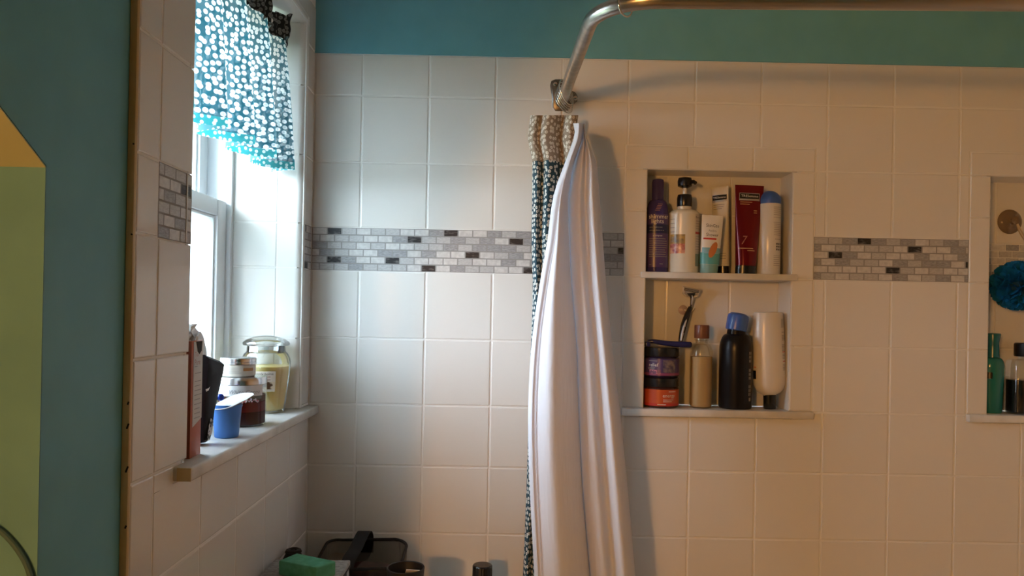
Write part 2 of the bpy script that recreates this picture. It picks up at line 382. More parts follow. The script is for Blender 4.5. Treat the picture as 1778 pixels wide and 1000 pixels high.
# niche surrounds: narrow flat trim pieces, marble shelf and ledges
def niche(N, H, shelf):
    pz = at(1195, 270, D).x - .268
    top = [H[0], H[0]+pz, H[0]+pz+.152, H[1]]
    lay(wb, top, [N[3], H[3]], [], BACK, TILE, 'trim_tile', .0022, .007, .0016, -.0012)
    zs = [-.219, -.069, .0876, .24, N[3]]
    lay(wb, [H[0], N[0]], zs, [], BACK, TILE, 'trim_tile', .0022, .007, .0016, -.0012)
    lay(wb, [N[1], H[1]], zs, [], BACK, TILE, 'trim_tile', .0022, .007, .0016, -.0012)
    # lining of the recess
    bm = bmesh.new(); yb = D+ND
    box(N[0]-.01, N[0], D+.0022, yb+.01, N[2], N[3], 0, bm=bm); obj('niche_lining', bm, TILE, wb, smooth=None)
    obj('niche_lining', box(N[1], N[1]+.01, D+.0022, yb+.01, N[2], N[3]), TILE, wb, smooth=None)
    obj('niche_lining', box(N[0], N[1], D+.0022, yb+.01, N[3], N[3]+.01), TILE, wb, smooth=None)
    obj('niche_backing', box(N[0], N[1], yb+.0011, yb+.01, N[2], N[3]), GROUT, wb, smooth=None)
    us = [N[0], N[0]+.064, N[0]+.219, N[1]]; vs = [N[2], -.069, .0876, .187, N[3]]
    if shelf: lay(wb, us, [N[2], -.069, .0876, .2425, N[3]], [], BACK, TILE, 'tile', .0028, .005, .0014, ND)
    else:
        lay(wb, us, [N[2], -.069, .0876], [], BACK, TILE, 'tile', .0028, .005, .0014, ND)
        lay(wb, us, [.187, N[3]], [], BACK, TILE, 'tile', .0028, .005, .0014, ND)
        mosaic(wb, N[0], N[1], BACK, N[0]-.012, {(2, 0), (4, 4)}, seedv=9, depth=ND+.0005)
    obj('niche_ledge', box(H[0]+.0, H[1]+.002, D-.013, yb, -.2365, -.2195, .002), MARB, wb)
    if shelf: obj('niche_shelf', box(N[0]-.012, N[1]+.012, D-.011, yb, .0835, .098, .002), MARB, wb)
niche(N1, H1, True); niche(N2, H2, False)

# ------------------------------------------------------------------ left wall with window recess
WY0, WY1, WZ0, WZ1 = 1.095, 1.684, -.225, .632
LT = .695
HW = (WY0-.007, WY1+.007, WZ0-.02, WZ1+.007)
TY0 = .932
wl = obj('wall_left', thick(panel([TY0, D+.01], [FLOOR, CEIL], [HW], lambda u, v: (XL-.0011, u, v)), (-.26, 0, 0)), GROUT, smooth=None)
tag(wl, 'white tiled left wall around the window recess with teal paint beside it', None, None, 'structure')
LC = [TY0, .992, 1.147, 1.302, 1.457, 1.612, D]
SILLH = (1.052, 1.762, WZ0-.0205, WZ0+.0)
hole = (WY0+.001, WY1+.017, WZ0-.021, WZ1+.017)
lay(wl, LC, [r for r in ROWS if r <= MB], [hole, SILLH], LEFT, TILE)
lay(wl, LC, [MT, .3395, .4943, .592, LT], [hole], LEFT, TILE)
lay(wl, [TY0, .992], [MB, MT], [], LEFT, TILE)
obj('mosaic_backing', box(XL-.0024, XL-.0009, .992, WY0, MB, MT), MGROUT, wl, smooth=None)
obj('mosaic_backing', box(XL-.0024, XL-.0009, WY1+.017, D, MB, MT), MGROUT, wl, smooth=None)
mosaic(wl, .992, WY0, LEFT, 1.008, {(2, 1)}, seedv=12)
mosaic(wl, WY1+.018, D, LEFT, WY1+.031, {(1, -1), (6, -1)}, seedv=13)
obj('painted_plaster', box(XL-.012, XL-.0022, TY0, D, LT, CEIL), TEAL, wl, smooth=None)
# bullnose pieces turning the far side, the near side and the head of the recess
XJ = -.613
def bull(profile, z0, z1, axis):
    bm = bmesh.new(); loops = []
    for z in (z0, z1): loops.append([(x, y, z) if axis == 'z' else (x, z, y) for x, y in profile])
    loft(loops, True, bm); return bm
R = .018
arc = [(XL-R+R*math.sin(PI/2*i/8), R-R*math.cos(PI/2*i/8)) for i in range(9)]     # from recess face round to the wall face
def jamb(yf, sgn, xsplit, vs):
    for a, b in zip(vs, vs[1:]):
        prof = [(xsplit+.0015, yf)] + [(x, yf+sgn*y) for x, y in arc] + [(XL-.006, yf+sgn*R), (XL-R, yf+sgn*.006), (xsplit+.0015, yf+sgn*.006)]
        obj('bullnose_tile', bull(prof, a+.0012, b-.0012, 'z'), TILE, wl, smooth=30)
JV = [WZ0, -.069, .0876, .187, .3395, .4943, WZ1]
XS = at(481, 430, WY1).x
jamb(WY1, 1, XS, JV); jamb(WY0, -1, XS, JV)
JF = ((PI/2, 0, 0), lambda u, v, d: (u, WY1+d, v)); JN = ((PI/2, 0, PI), lambda u, v, d: (u, WY0-d, v))
obj('grout_backing', box(XJ, XL-.012, WY1+.0011, WY1+.0068, WZ0, WZ1), GROUT, wl, smooth=None); obj('grout_backing', box(XJ, XL-.012, WY0-.0068, WY0-.0011, WZ0, WZ1), GROUT, wl, smooth=None)
lay(wl, [XJ, XS], JV, [], JF, TILE); lay(wl, [XJ, XS], JV, [], JN, TILE)
for a, b in zip([WY0-.01, 1.25, 1.41, 1.56], [1.25, 1.41, 1.56, WY1+.01]):
    prof = [(XJ, WZ1)] + [(x, WZ1+y) for x, y in arc] + [(XL-.006, WZ1+R), (XL-R, WZ1+.006), (XJ, WZ1+.006)]
    obj('bullnose_tile', bull(prof, a+.001, b-.001, 'y'), TILE, wl, smooth=30)
sl = obj('window_sill', box(XJ-.02, XL+.025, 1.052, D-.002, WZ0-.02, WZ0, .004, 3), MARB, wl)

obj('sill_end', box(XJ+.16, XL+.0242, 1.0508, 1.0522, WZ0-.0192, WZ0-.0008), CAULK, sl)
# teal wall nearer the camera, with the opening into the next room
def teal_wall():
    bm = bmesh.new(); x = XL-.010
    def q(a, b, za0, zb0): bm.faces.new([bm.verts.new(p) for p in ((x, a, za0), (x, b, zb0), (x, b, CEIL), (x, a, CEIL))])
    q(YF, -1.1515, FLOOR, FLOOR); q(-1.1515, .15, .442, .442); q(.15, .45, .442, .322); q(.45, .7665, .322, .138); q(.7665, TY0+.01, FLOOR, FLOOR)
    return thick(bm, (-.012, 0, 0))
tw = tag(obj('wall_left_teal', teal_wall(), TEAL, smooth=None), 'teal painted wall strip beside the tiled wall edge', None, None, 'structure')
TH = .20
obj('opening_jamb', box(XL-.010-TH, XL-.0100, .765, .7663, FLOOR, .1358), GREEN, tw, smooth=None)
obj('opening_jamb', box(XL-.010-TH, XL-.0100, -1.1513, -1.15, FLOOR, .44), GREEN, tw, smooth=None)
bm = bmesh.new(); S = [(.765, .1358), (.45, .32), (.15, .44), (-1.15, .44)]
loft([[(XL-.0100, y, z), (XL-.010-TH, y, z), (XL-.010-TH, y, z+.0014), (XL-.0100, y, z+.0014)] for y, z in S], True, bm)
obj('opening_soffit', bm, OCHRE, tw, smooth=None)
for nm, x0, x1, y0, y1 in (('wall_hall', -.92, -.90, -.62, .95), ('wall_hall_far', -.90, XL-.0225, .93, .95), ('wall_hall_corner', -1.22, -.92, -.62, -.60), ('wall_hall_side', -1.24, -1.22, YF, -.60), ('wall_hall_near', -1.24, XL-.0225, YF-.02, YF)):
    tag(obj(nm, box(x0, x1, y0, y1, FLOOR, CEIL), HALLP, smooth=None), 'tan wall of the next room', None, None, 'structure')
# yellowed caulk and raw edge where the tiles end
ed = tag(obj('trim_1', box(XL-.0098, XL-.0004, TY0-.006, TY0+.001, FLOOR, CEIL, .0015), CAULK), 'yellowed caulk strip along the edge of the tiles', None, None, 'structure')
for px, py, L in ((225, 700, .004), (224, 740, .007), (226, 815, .008), (224, 915, .004), (240, 250, .002), (238, 407, .002)):
    p = at(px, py, TY0-.006); bm = box(-.0011, .0011, -.0006, .0006, -L/2, L/2, .0004)
    obj('mildew_speck', bm, BLACKF, ed, (max(min(p.x, XL-.002), XL-.008), TY0-.0064, p.z), (0, .35, 0))
# rest of the room
tag(obj('floor', box(XL-.2, XR, YF, D+.0022, FLOOR-.05, FLOOR), mottle(mat('floor_tile', (.4, .38, .35), .4), (.36, .34, .31), (.44, .42, .39), 6), smooth=None), 'grey floor', None, None, 'structure')
tag(obj('ceiling', box(XL-.2, XR, YF, D+.09, CEIL, CEIL+.05), mat('ceiling_paint', (.78, .77, .74), .8), smooth=None), 'white ceiling', None, None, 'structure')
tag(obj('wall_right', box(XR, XR+.05, YF, D+.1, FLOOR, CEIL), mat('cream_paint', (.66, .60, .50), .5), smooth=None), 'cream wall on the right', None, None, 'structure')
tag(obj('wall_front', box(XL-.022, XR, YF-.05, YF, FLOOR, CEIL), TEAL, smooth=None), 'teal wall behind the viewer', None, None, 'structure')

tag(obj('ceiling_hall', box(-.92, XL-.2, -.6, .95, CEIL, CEIL+.05), HALLP, smooth=None), 'ceiling of the next room', None, None, 'structure')
tag(obj('ceiling_hall_near', box(-1.24, XL-.2, YF, -.6, CEIL, CEIL+.05), HALLP, smooth=None), 'ceiling of the next room', None, None, 'structure')
tag(obj('floor_hall', box(-1.24, XL-.2, YF, .95, FLOOR-.05, FLOOR), GROUT, smooth=None), 'floor of the next room', None, None, 'structure')
tag(obj('added_sky_block', box(-1.0, XL-.262, .96, 3.2, .70, .78), WHITEPVC, smooth=None), 'roof overhang outside the window', None, None, 'structure')  # unseen slab, added to cut steep skylight on the window recess
tag(obj('floor_outside', box(-40, -1.3, -30, 30, FLOOR-.6, FLOOR-.5), mottle(mat('lawn', (.1, .12, .06), .9), (.07, .09, .045), (.12, .13, .07), 3), smooth=None), 'lawn outside the window', None, None, 'structure')
# ------------------------------------------------------------------ window
win = thing('window_1', (XJ, (WY0+WY1)/2, WZ0), 'white vinyl double-hung window in the tiled recess', None); win['kind'] = 'structure'
def wpart(name, x0, x1, y0, y1, z0, z1, mt, parent=win, bev=.002):
    o = obj(name, box(x0-XJ, x1-XJ, y0-(WY0+WY1)/2, y1-(WY0+WY1)/2, z0-WZ0, z1-WZ0, bev), mt, parent); return o
FO = -.72
for y0, y1 in ((WY0-.006, WY0+.014), (WY1-.012, WY1+.006)): wpart('frame_jamb', FO, XJ, y0, y1, WZ0-.01, WZ1+.006, WHITEPVC)
wpart('frame_head', FO, XJ, WY0+.014, WY1-.012, WZ1-.02, WZ1+.006, WHITEPVC)
wpart('frame_sill', FO, XJ-.001, WY0+.014, WY1-.012, WZ0-.01, WZ0+.018, WHITEPVC)
def sash(name, x0, x1, y0, y1, z0, z1, st, rt, rb):
    s = bpy.data.objects.new(name, None); COL.objects.link(s); s.parent = win
    P = lambda *a: wpart(*a, parent=s, bev=.003)
    P('stile', x0, x1, y0, y0+st, z0, z1, WHITEPVC); P('stile', x0, x1, y1-st, y1, z0, z1, WHITEPVC)
    P('rail', x0+.0006, x1-.0006, y0+st, y1-st, z1-rt, z1, WHITEPVC); P('rail', x0+.0006, x1-.0006, y0+st, y1-st, z0, z0+rb, WHITEPVC)
    for ya, yb in ((y0+st, y0+st+.007), (y1-st-.007, y1-st)): P('glazing_bead', x0+.008, x1-.006, ya, yb, z0+rb, z1-rt, WHITEPVC)
    P('glazing_bead', x0+.008, x1-.006, y0+st+.007, y1-st-.007, z1-rt-.007, z1-rt, WHITEPVC)
    xm = (x0+x1)/2-.004
    wpart('pane', xm-.002, xm+.002, y0+st+.001, y1-st-.001, z0+rb+.001, z1-rt-.001, PANE, s, 0)
    return s
sash('lower_sash', -.655, -.622, WY0+.016, WY1-.016, WZ0+.02, .228, .048, .036, .05)
sash('upper_sash', -.700, -.665, WY0+.016, WY1-.016, .196, WZ1-.022, .042, .04, .034)
wpart('sash_lock', -.650, -.628, 1.37, 1.41, .228, .238, WHITEPVC)
wpart('insect_screen', -.7135, -.7125, WY0+.016, WY1-.014, WZ0+.02, .20, SCREEN, bev=0)
# outside casing boards
for x0, x1, y0, y1 in ((-.80, -.72, WY1-.004, WY1+.05), (-.83, -.72, WY0-.05, WY0-.004), (-.86, -.80, WY1+.012, WY1+.07)):
    wpart('outer_casing', x0, x1, y0, y1, WZ0-.05, WZ1+.05, WHITEPVC)

# ------------------------------------------------------------------ valance
va = thing('window_valance', (-.51, 1.39, .60), 'teal voile valance with white pebble dots hung inside the window recess', 'curtain')
def valpt(s, z, amp, phase=0, x0=-.505):
    y = WY0+.006 + (WY1-WY0-.012)*s
    w = math.sin(2*PI*(s*4.6+phase)); w2 = math.sin(2*PI*(s*9.7+.3))
    return Vector((x0 + amp*w + amp*.18*w2, y + .35*amp*math.cos(2*PI*(s*4.6+phase)), z)) - Vector((-.51, 1.39, .60))
zl = [.600, .56, .50, .43, .36, .312]; am = [.010, .014, .020, .026, .031, .034]
def vcols(zl, am, hemw=0): return [[valpt(i/60, z + (hemw*math.sin(2*PI*(i/60*4.6+.25))), a) for z, a in zip(zl, am)] for i in range(61)]
sheet('voile_panel', vcols(zl, am), None, VAL, va, 2, 4)
sheet('hem', vcols([.312, .304, .296], [.0342, .0344, .0346]), None, VALH, va, 2, 2)
sheet('ruffle_header', [[valpt(i/90, z, a, 0, -.498)+Vector((.006*math.sin(i*1.9), 0, .006*math.sin(i*1.3)+.004*math.sin(i*.7))) for z, a in ((.575, .010), (.59, .012), (.605, .010), (.62, .014), (.626, .016))] for i in range(91)], None, VALR, va, 2, 3)
obj('tension_rod', sweep([(0, WY0-1.39, 0), (0, WY1-1.39, 0)], .006, 12), WHITE, va)

# ------------------------------------------------------------------ shower rod, rings, curtain, liner
ro = thing('shower_rod', (.117, D, .490), 'brushed nickel shower rod bending toward the right from a wall bracket', 'shower rod')
RP = Vector((.117, D, .490))
pts = [Vector((.1172, D-.006, .490)), Vector((.122, 1.55, .491)), Vector((.1285, 1.34, .492)), Vector((.130, 1.29, .492))]
cx, cy, rr = .130+.105, 1.29, .105
for i in range(1, 9): a = PI - PI/2*i/8; pts.append(Vector((cx+rr*math.cos(a), cy-rr*math.sin(a), .492)))
pts += [Vector((.6, 1.172, .492)), Vector((1.2, 1.150, .492)), Vector((XR-.004, 1.13, .492))]
obj('tube', sweep([p-RP for p in pts], .0127, 20), NICKEL, ro)
# bracket
bp = [at(x, y, D)-RP for x, y in ((955, 149), (957, 142), (964, 139), (976, 139), (985, 142), (991, 158), (999, 162), (1003, 169), (1002, 177), (995, 182), (990, 188), (984, 193), (964, 193), (959, 186), (958, 168))]
bc = sum(bp, Vector())/len(bp)
br = obj('bracket', loft([[Vector((bc.x+(p.x-bc.x)*k, -y, bc.z+(p.z-bc.z)*k)) for p in bp] for y, k in ((.001, 1), (.006, 1), (.008, .9))]), DARKMETAL, ro)
obj('collar', lathe([(.0165, 0), (.0165, .010), (.0150, .013), (.0132, .0135)], 28), DARKMETAL, br, (0, -.006, 0), (PI/2, 0, 0))
for sx, sz in ((at(964, 148, D).x-RP.x, at(964, 148, D).z-RP.z), (at(998, 172, D).x-RP.x, at(998, 172, D).z-RP.z)):
    obj('screw', lathe([(.006, 0), (.006, .002), (.004, .005), (.001, .0055)], 16), CHROME, br, (sx, -.008, sz), (PI/2, 0, 0))
def hoop(loc, rx, rz, R=.023, label=None, group=None):
    bm = torus(R, .0014, 36, 8); o = obj('curtain_ring', bm, CHROME, None, loc, (Matrix.Rotation(rx, 3, 'Y') @ Matrix.Rotation(rz, 3, 'Z') @ Matrix.Rotation(PI/2, 3, 'X')).to_euler(), smooth=60)
    return tag(o, label, 'ring', group)
for i in range(5):
    hoop((.1185, 1.722-.019*i, .4785), -.50+.05*i, .90+.03*i, .0285, 'thin steel curtain ring bunched against the wall bracket', 'rings bunched at the bracket')
hoop((.178, 1.203, .490), 0, .75, .0172, 'single steel ring on the bend of the shower rod')
LV = [200, 240, 280, 340, 420, 500, 600, 720, 850, 1000]
def column(xs, Y, ytop=None):
    Ys = [Y]*len(xs)
    P = [at(x, y, yy) for x, y, yy in zip(xs, LV, Ys)]
    d = P[-1]-P[-2]; d = d/abs(d.z)
    P += [P[-1]+d*.3, P[-1]+d*.62]
    return P
def off(base, dx): return [b+d for b, d in zip(base, dx if isinstance(dx, (list, tuple)) else [dx]*len(base))]
DL = [922, 917, 924, 924, 923, 925, 922, 918, 914, 908]
LL = [1002, 996, 982, 961, 950, 936, 923, 917, 920, 928]
VA = [1011, 1012, 999, 989, 990, 994, 1002, 1006, 1012, 1025]
RB = [1010, 1019, 1035, 1041, 1047, 1053, 1063, 1077, 1090, 1103]
O = Vector((.10, 1.68, .46))
dc = thing('shower_curtain', O, 'dark teal dotted shower curtain with a beige dotted top band, bunched at the wall', 'curtain')
lc = thing('shower_liner', O+Vector((.05, -.06, -.02)), 'plain white shower curtain liner hanging in front of the dotted curtain', 'curtain')
wid = [1.0, 1.0, .95, .9, .85, .8, .8, .8, .8, .8]
dcols = [column(off(DL, [o*w for w in wid]), 1.664+(Y-1.575)*.48) for o, Y in ((18, 1.715), (4, 1.70), (0, 1.655), (9, 1.615), (18, 1.64), (27, 1.595), (38, 1.60), (50, 1.635), (57, 1.655), (62, 1.60), (72, 1.575), (82, 1.61), (78, 1.68))]
dcols = [[p-O for p in c] for c in dcols]
zb = at(940, 277, 1.67).z - O.z
def split(cols, zcut, upper):
    out = []
    for c in cols:
        s = spline(c, 6); a = [p for p in s if p.z > zcut]; b = [p for p in s if p.z <= zcut]
        t = (a[-1].z-zcut)/(a[-1].z-b[0].z); cut = a[-1].lerp(b[0], t); seq = a+[cut] if upper else [cut]+b
        n = 10 if upper else 40; res = []
        for i in range(n+1):
            f = i/n*(len(seq)-1); k = min(int(f), len(seq)-2); res.append(seq[k].lerp(seq[k+1], f-k))
        out.append(res)
    return out
sheet('top_band', split(dcols, zb, True), None, CURB, dc, 8, 1)
sheet('dotted_panel', split(dcols, zb, False), None, CURT, dc, 8, 1)
O2 = O+Vector((.05, -.06, -.02))
def mixc(a, b, t): return [p+(q-p)*t for p, q in zip(a, b)]
lcols = [column(off(LL, 16), 1.5875), column(off(LL, 3), 1.5837), column(LL, 1.5687), column(off(LL, 6), 1.5553), column(off(LL, 13), 1.5553), column(mixc(LL, VA, .45), 1.5350), column(mixc(LL, VA, .75), 1.5537), column(off(VA, -3), 1.5800),
         column(off(VA, -1), 1.6025), column(mixc(VA, RB, .14), 1.5725), column(mixc(VA, RB, .34), 1.5575), column(mixc(VA, RB, .52), 1.5725), column(mixc(VA, RB, .74), 1.5463), column(mixc(VA, RB, .93), 1.5650), column(RB, 1.5913), column(off(RB, -5), 1.6213), column(off(RB, -18), 1.6513)]
for c in lcols: c[0] = c[0].lerp(c[1], .35)
sheet('liner_panel', [[p-O2 for p in c] for c in lcols], None, LINER, lc, 5, 3)
bm = bmesh.new(); e0 = spline([p-O2 for p in column(off(LL, 13), 1.5545)], 4)
obj('hem_seam', sweep([p+Vector((0, -.0012, 0)) for p in e0[4:]], .0008, 6), LINER, lc)

def atX(x, y, X):
    d = FW + CR*((x-889)/FPX) - CU*((y-500-SHY)/FPX); return d*(X/d.x)
def atZ(x, y, Z):
    d = FW + CR*((x-889)/FPX) - CU*((y-500-SHY)/FPX); return d*(Z/d.z)
def txt(name, parent, body, size, mt, **kw):
    o = link(name, text_mesh(body, size, **kw), mt, parent); return o
def printed(name, r, ratio, a0, a1, z0, z1, mt, parent, lift=.0005): return obj(name, patch(r, ratio, a0, a1, z0, z1, lift=lift), mt, parent)
def P(name, col, rough=.3, **kw): return mat(name, col, rough, **kw)
ZS, ZL = .0981, -.2194

# ---- squeezed tubes: oval at the cap end, flat crimp at the other
def tsec(z, z0, z1, w0, d0, w1):
    t = max(0, min(1, (z-z0)/(z1-z0))); e = t**1.25
    return w0+(w1-w0)*t, max(.0012, d0*(1-e)+.0012*e)
def tube_loft(z0, z1, w0, d0, w1, za=None, zb=None, lift=0, k=14, front=False):
    za = z0 if za is None else za; zb = z1 if zb is None else zb; L = []
    for i in range(k+1):
        z = za+(zb-za)*i/k; w, d = tsec(z, z0, z1, w0, d0, w1); L.append(ring(w+lift, d+lift, z, 36))
    return loft(L, not front)
def on_tube(me, z0, z1, w0, d0, w1, lift=.0008):
    for v in me.vertices:
        w, d = tsec(v.co.z, z0, z1, w0, d0, w1); f = max(0, 1-(v.co.x/w)**2)
        v.co.y = -(d*math.sqrt(f)+lift)
    return me
def tube_patch(x0, x1, za, zb, dims, lift=.0006, n=8, k=8):
    bm = bmesh.new(); V = []
    for j in range(k+1):
        z = za+(zb-za)*j/k; w, d = tsec(z, *dims)
        V.append([bm.verts.new((x0+(x1-x0)*i/n, -(d*math.sqrt(max(0, 1-((x0+(x1-x0)*i/n)/w)**2))+lift), z)) for i in range(n+1)])
    for j in range(k):
        for i in range(n): bm.faces.new((V[j][i], V[j][i+1], V[j+1][i+1], V[j+1][i]))
    return bm

# ------------------------------------------------------------------ niche, upper shelf
PUR = P('purple_plastic', (.05, .035, .15), .2); PURL = P('violet_label', (.08, .045, .17), .3); NAVY = P('navy_band', (.012, .016, .085), .3)
t = thing('shampoo_bottle', (.3512, 1.797, ZS), 'tall purple shampoo bottle with narrow cap at the left end of the shelf', 'bottle')
r, q = .0272, .78
obj('body', lathe([(r-.002, 0), (r, .003), (r, .128)]+arcp(r, .128, .0155, .172, 9), 48, q), PUR, t)
obj('cap', lathe([(.0143, .172), (.0143, .214), (.013, .2205), (.009, .2225)], 32, .9), PUR, t)
printed('label', r, q, -1.15, 1.15, .012, .137, PURL, t); printed('blue_band', r, q, -1.15, 1.15, .092, .113, NAVY, t, .0007)
txt('lettering', t, 'shimmer', .0145, PRINTW, r=r, ratio=q, z=.131); txt('lettering', t, 'lights', .0145, PRINTW, r=r, ratio=q, ang=-.12, z=.120)
txt('lettering', t, 'shampoo', .006, PRINTW, r=r, ratio=q, ang=-.1, z=.0865)
obj('fine_print', fine_print([(-.85, .3, .106), (-.85, .45, .099)]+[(-.85, random.uniform(.5, .9), .079-.0052*i) for i in range(9)]+[(-.8, -.6, .018), (.1, .4, .02)], r, q), PRINTG, t)
obj('emblem', fine_print([(-.35+.06*i, .05+.06*i, .146+.0036*i) for i in range(5)], r, q, th=.0005), P('copper_print', (.45, .22, .16)), t)

CREAM = P('cream_plastic', (.74, .70, .60), .25)
t = thing('pump_bottle', (.4150, 1.797, ZS), 'cream pump bottle with black pump head beside the purple bottle', 'bottle')
r, q = .0362, .80
obj('body', lathe([(r-.003, 0), (r, .004), (r, .138)]+arcp(r, .138, .0165, .151, 8)+[(.0165, .160)], 48, q), CREAM, t)
obj('collar', lathe([(.0172, .158), (.0178, .160), (.0178, .178), (.0160, .186), (.006, .188)], 32), BLACK, t)
obj('stem', lathe([(.0045, .186), (.0045, .204)], 16), WHITE, t)
ph = obj('pump_head', lathe([(.006, .202), (.0165, .207), (.0172, .219), (.0150, .226), (.006, .228)], 32), BLACK, t)
obj('nozzle', sweep([(.008, -.004, .216), (.018, -.012, .216), (.022, -.016, .212)], .0045, 10), BLACK, ph)
FLOWER = mottle(P('flower_print', (.4, .05, .06)), (.30, .03, .05), (.75, .42, .30), 90, 3)
printed('gold_print', r, q, -1.2, -.10, .068, .090, mottle(P('gold_print', (.3, .2, .05)), (.16, .13, .09), (.55, .33, .06), 60), t)
printed('flower_print', r, q, -1.2, -.10, .045, .068, FLOWER, t)
printed('side_label', r, q, .62, 1.3, .020, .138, P('pale_label', (.55, .50, .44)), t)
printed('red_stripe', r, q, .62, 1.3, .092, .097, P('red_print', (.42, .03, .04)), t, .0008); printed('green_block', r, q, .64, 1.3, .016, .045, P('grey_green_print', (.20, .26, .22)), t, .0008)
txt('lettering', t, 'Bonus', .0065, PRINTK, r=r, ratio=q, ang=.85, z=.131)
obj('fine_print', fine_print([(.66, 1.15, .122-.006*i) for i in range(4)]+[(.66, 1.15, .086-.006*i) for i in range(6)]+[(-1.2, -.8, .126-.01*i) for i in range(4)]+[(-1.2, -.9, .082), (-1.2, -.9, .074)], r, q, .0010), PRINTG, t)

t = thing('shower_gel_tube', (.4716, 1.783, ZS), 'small white and aqua squeeze tube standing on its clear cap', 'tube', rot=(.02, .05, 0))
dims = (.021, .137, .0225, .0165, .0255)
AQUA = P('aqua_plastic', (.12, .42, .45), .2)
obj('cap', lathe([(.019, 0), (.0205, .002), (.0215, .021), (.019, .0225)], 36, .75), P('aqua_cap', (.22, .42, .42), .15), t)
obj('body', tube_loft(*dims), WHITE, t)
obj('aqua_base', tube_loft(*dims, za=.0212, zb=.048, lift=.0005, front=True), AQUA, t)
obj('swoosh', tube_patch(-.021, .022, .046, .060, dims, .0007), P('sky_blue_print', (.20, .45, .55)), t)
bm = bmesh.new(); n = 18; V = [bm.verts.new((.003+.0085*math.cos(2*PI*i/n)+.006*math.sin(2*PI*i/n), -.02, .055+.019*math.sin(2*PI*i/n))) for i in range(n)]; bm.faces.new(V)
link('sandal_print', on_tube(tomesh(bm), *dims, lift=.0011), P('orange_print', (.55, .20, .07)), t)
for b, s, z, mm in (('SkinGze', .011, .112, PRINTK), ('Ambra', .008, .100, PRINTG), ('Shower', .011, .090, PRINTK)):
    link('lettering', on_tube(text_mesh(b, s, z=z, w=.85), *dims, lift=.0011), mm, t)
obj('red_stripe', tube_patch(-.020, .010, .079, .083, dims, .0010), P('red_stripe_print', (.55, .05, .05)), t)

def big_tube(name, loc, rot, dims, bodym, capr, label, lab):
    t = thing(name, loc, label, 'tube', rot=rot)
    obj('cap', lathe([(capr-.001, 0), (capr, .001), (capr, .020), (capr-.002, .0215)], 36, .72), BLACK, t)
    obj('body', tube_loft(*dims), bodym, t)
    w = lab; z1 = dims[1]
    fr = obj('label_frame', tube_patch(-w, w, z1-.037, z1-.019, dims, .0008), P('silver_print', (.50, .48, .46), .3, Metallic=.6), t)
    obj('label', tube_patch(-w+.001, w-.001, z1-.0325, z1-.0205, dims, .0012), BLACK, t)
    link('lettering', on_tube(text_mesh('TRESemme', .0080*w/.023, z=z1-.0265, w=1.05), *dims, lift=.0017), PRINTW, t)
    return t
dims = (.020, .212, .0180, .0165, .0215)
t = big_tube('conditioner_tube', (.5150, 1.822, ZS), (.02, -.04, -.62), dims, CREAM, .0165, 'tall cream squeeze tube on a black cap behind the small aqua tube', .0185)
link('fine_print', on_tube(tomesh(fine_print([(-.015, .012, .168), (-.015, .010, .163), (-.015, .006, .158), (.002, .014, .05), (.002, .014, .044), (.002, .014, .038)])), *dims, lift=.0012), PRINTG, t)
RED = P('metallic_red', (.15, .004, .010), .14, Metallic=.3)
dims = (.020, .211, .0245, .0200, .0345)
t = big_tube('red_tube', (.5605, 1.790, ZS), (0, .03, 0), dims, RED, .0240, 'dark red metallic squeeze tube with black label and black cap', .024)
link('lettering', on_tube(text_mesh('7', .030, z=.078, w=.8, italic=.3), *dims, lift=.0014), P('dim_gold_print', (.40, .16, .12)), t).location.x = -.014
link('fine_print', on_tube(tomesh(fine_print([(-.022, .006, .170), (-.022, 0, .165), (.010, .018, .150), (.010, .018, .145), (-.004, .014, .055), (-.022, .010, .060)])), *dims, lift=.0014), P('pale_gold_print', (.60, .35, .15)), t)
BLUE = P('blue_plastic', (.045, .12, .44), .3)
t = thing('spray_can', (.6170, 1.797, ZS), 'white aerosol can with a domed blue cap at the right end of the shelf', 'can')
r = .0272
obj('body', lathe([(r-.001, 0), (r, .002), (r, .166), (r-.0015, .1685)], 48), P('white_can', (.70, .68, .64), .22), t)
obj('cap', lathe([(r-.0006, .1675), (r-.0004, .174)]+[(r*math.cos(a)*.985+.0, .174+.026*math.sin(a)) for a in [PI/2*i/9 for i in range(1, 10)]], 48), BLUE, t)
obj('fine_print', fine_print([(.05, .95, .158-.0045*i) for i in range(5)]+[(.05, .95, .134), (.05, .95, .122)]+[(.1, .95, .118-.0042*i) for i in range(7)]+[(.2, .95, .083)]+[(.1, .8, .044-.0045*i) for i in range(6)], r, th=.0005), PRINTG, t)
obj('hazard_marks', fine_print([(.33+.22*i, .33+.22*i+.13, .072-.0065*j) for i in range(3) for j in range(3)], r, th=.0022), PRINTK, t)

# ------------------------------------------------------------------ niche, lower compartment
def scrub_jar(z, label, bm_, band, word, wa, colors):
    t = thing('scrub_jar', (.3665, 1.7985, z), label, 'jar', 'stacked scrub jars'); r = .0425
    obj('body', lathe([(r-.004, 0), (r, .004), (r, .046), (r-.003, .0495)], 52), colors[0], t)
    printed('label', r, 1, -1.45, 1.45, .006, .044, colors[1], t); printed('label_band', r, 1, -1.45, 1.45, .006, band, colors[2], t, .0007)
    lid = obj('lid', lathe([(r-.001, .0495), (r, .051), (r, .069), (r-.002, .0708), (.002, .0708)], 52), BLACK, t)
    txt('lettering', t, word, .0115, PRINTW, r=r, z=.030, ang=wa)
    return t, r
t, r = scrub_jar(ZL, 'orange scrub jar with black lid at the bottom of the stack', 0, .012, 'energy', .28, (P('dark_jar', (.05, .015, .012), .15), P('orange_label', (.50, .075, .02), .3), P('red_label', (.50, .03, .02), .3)))
obj('fine_print', fine_print([(-.05, .55, .0205), (-.05, .45, .0165), (-.35, .1, .0095), (.25, .7, .0395)], r, lift=.0010), PRINTW, t)
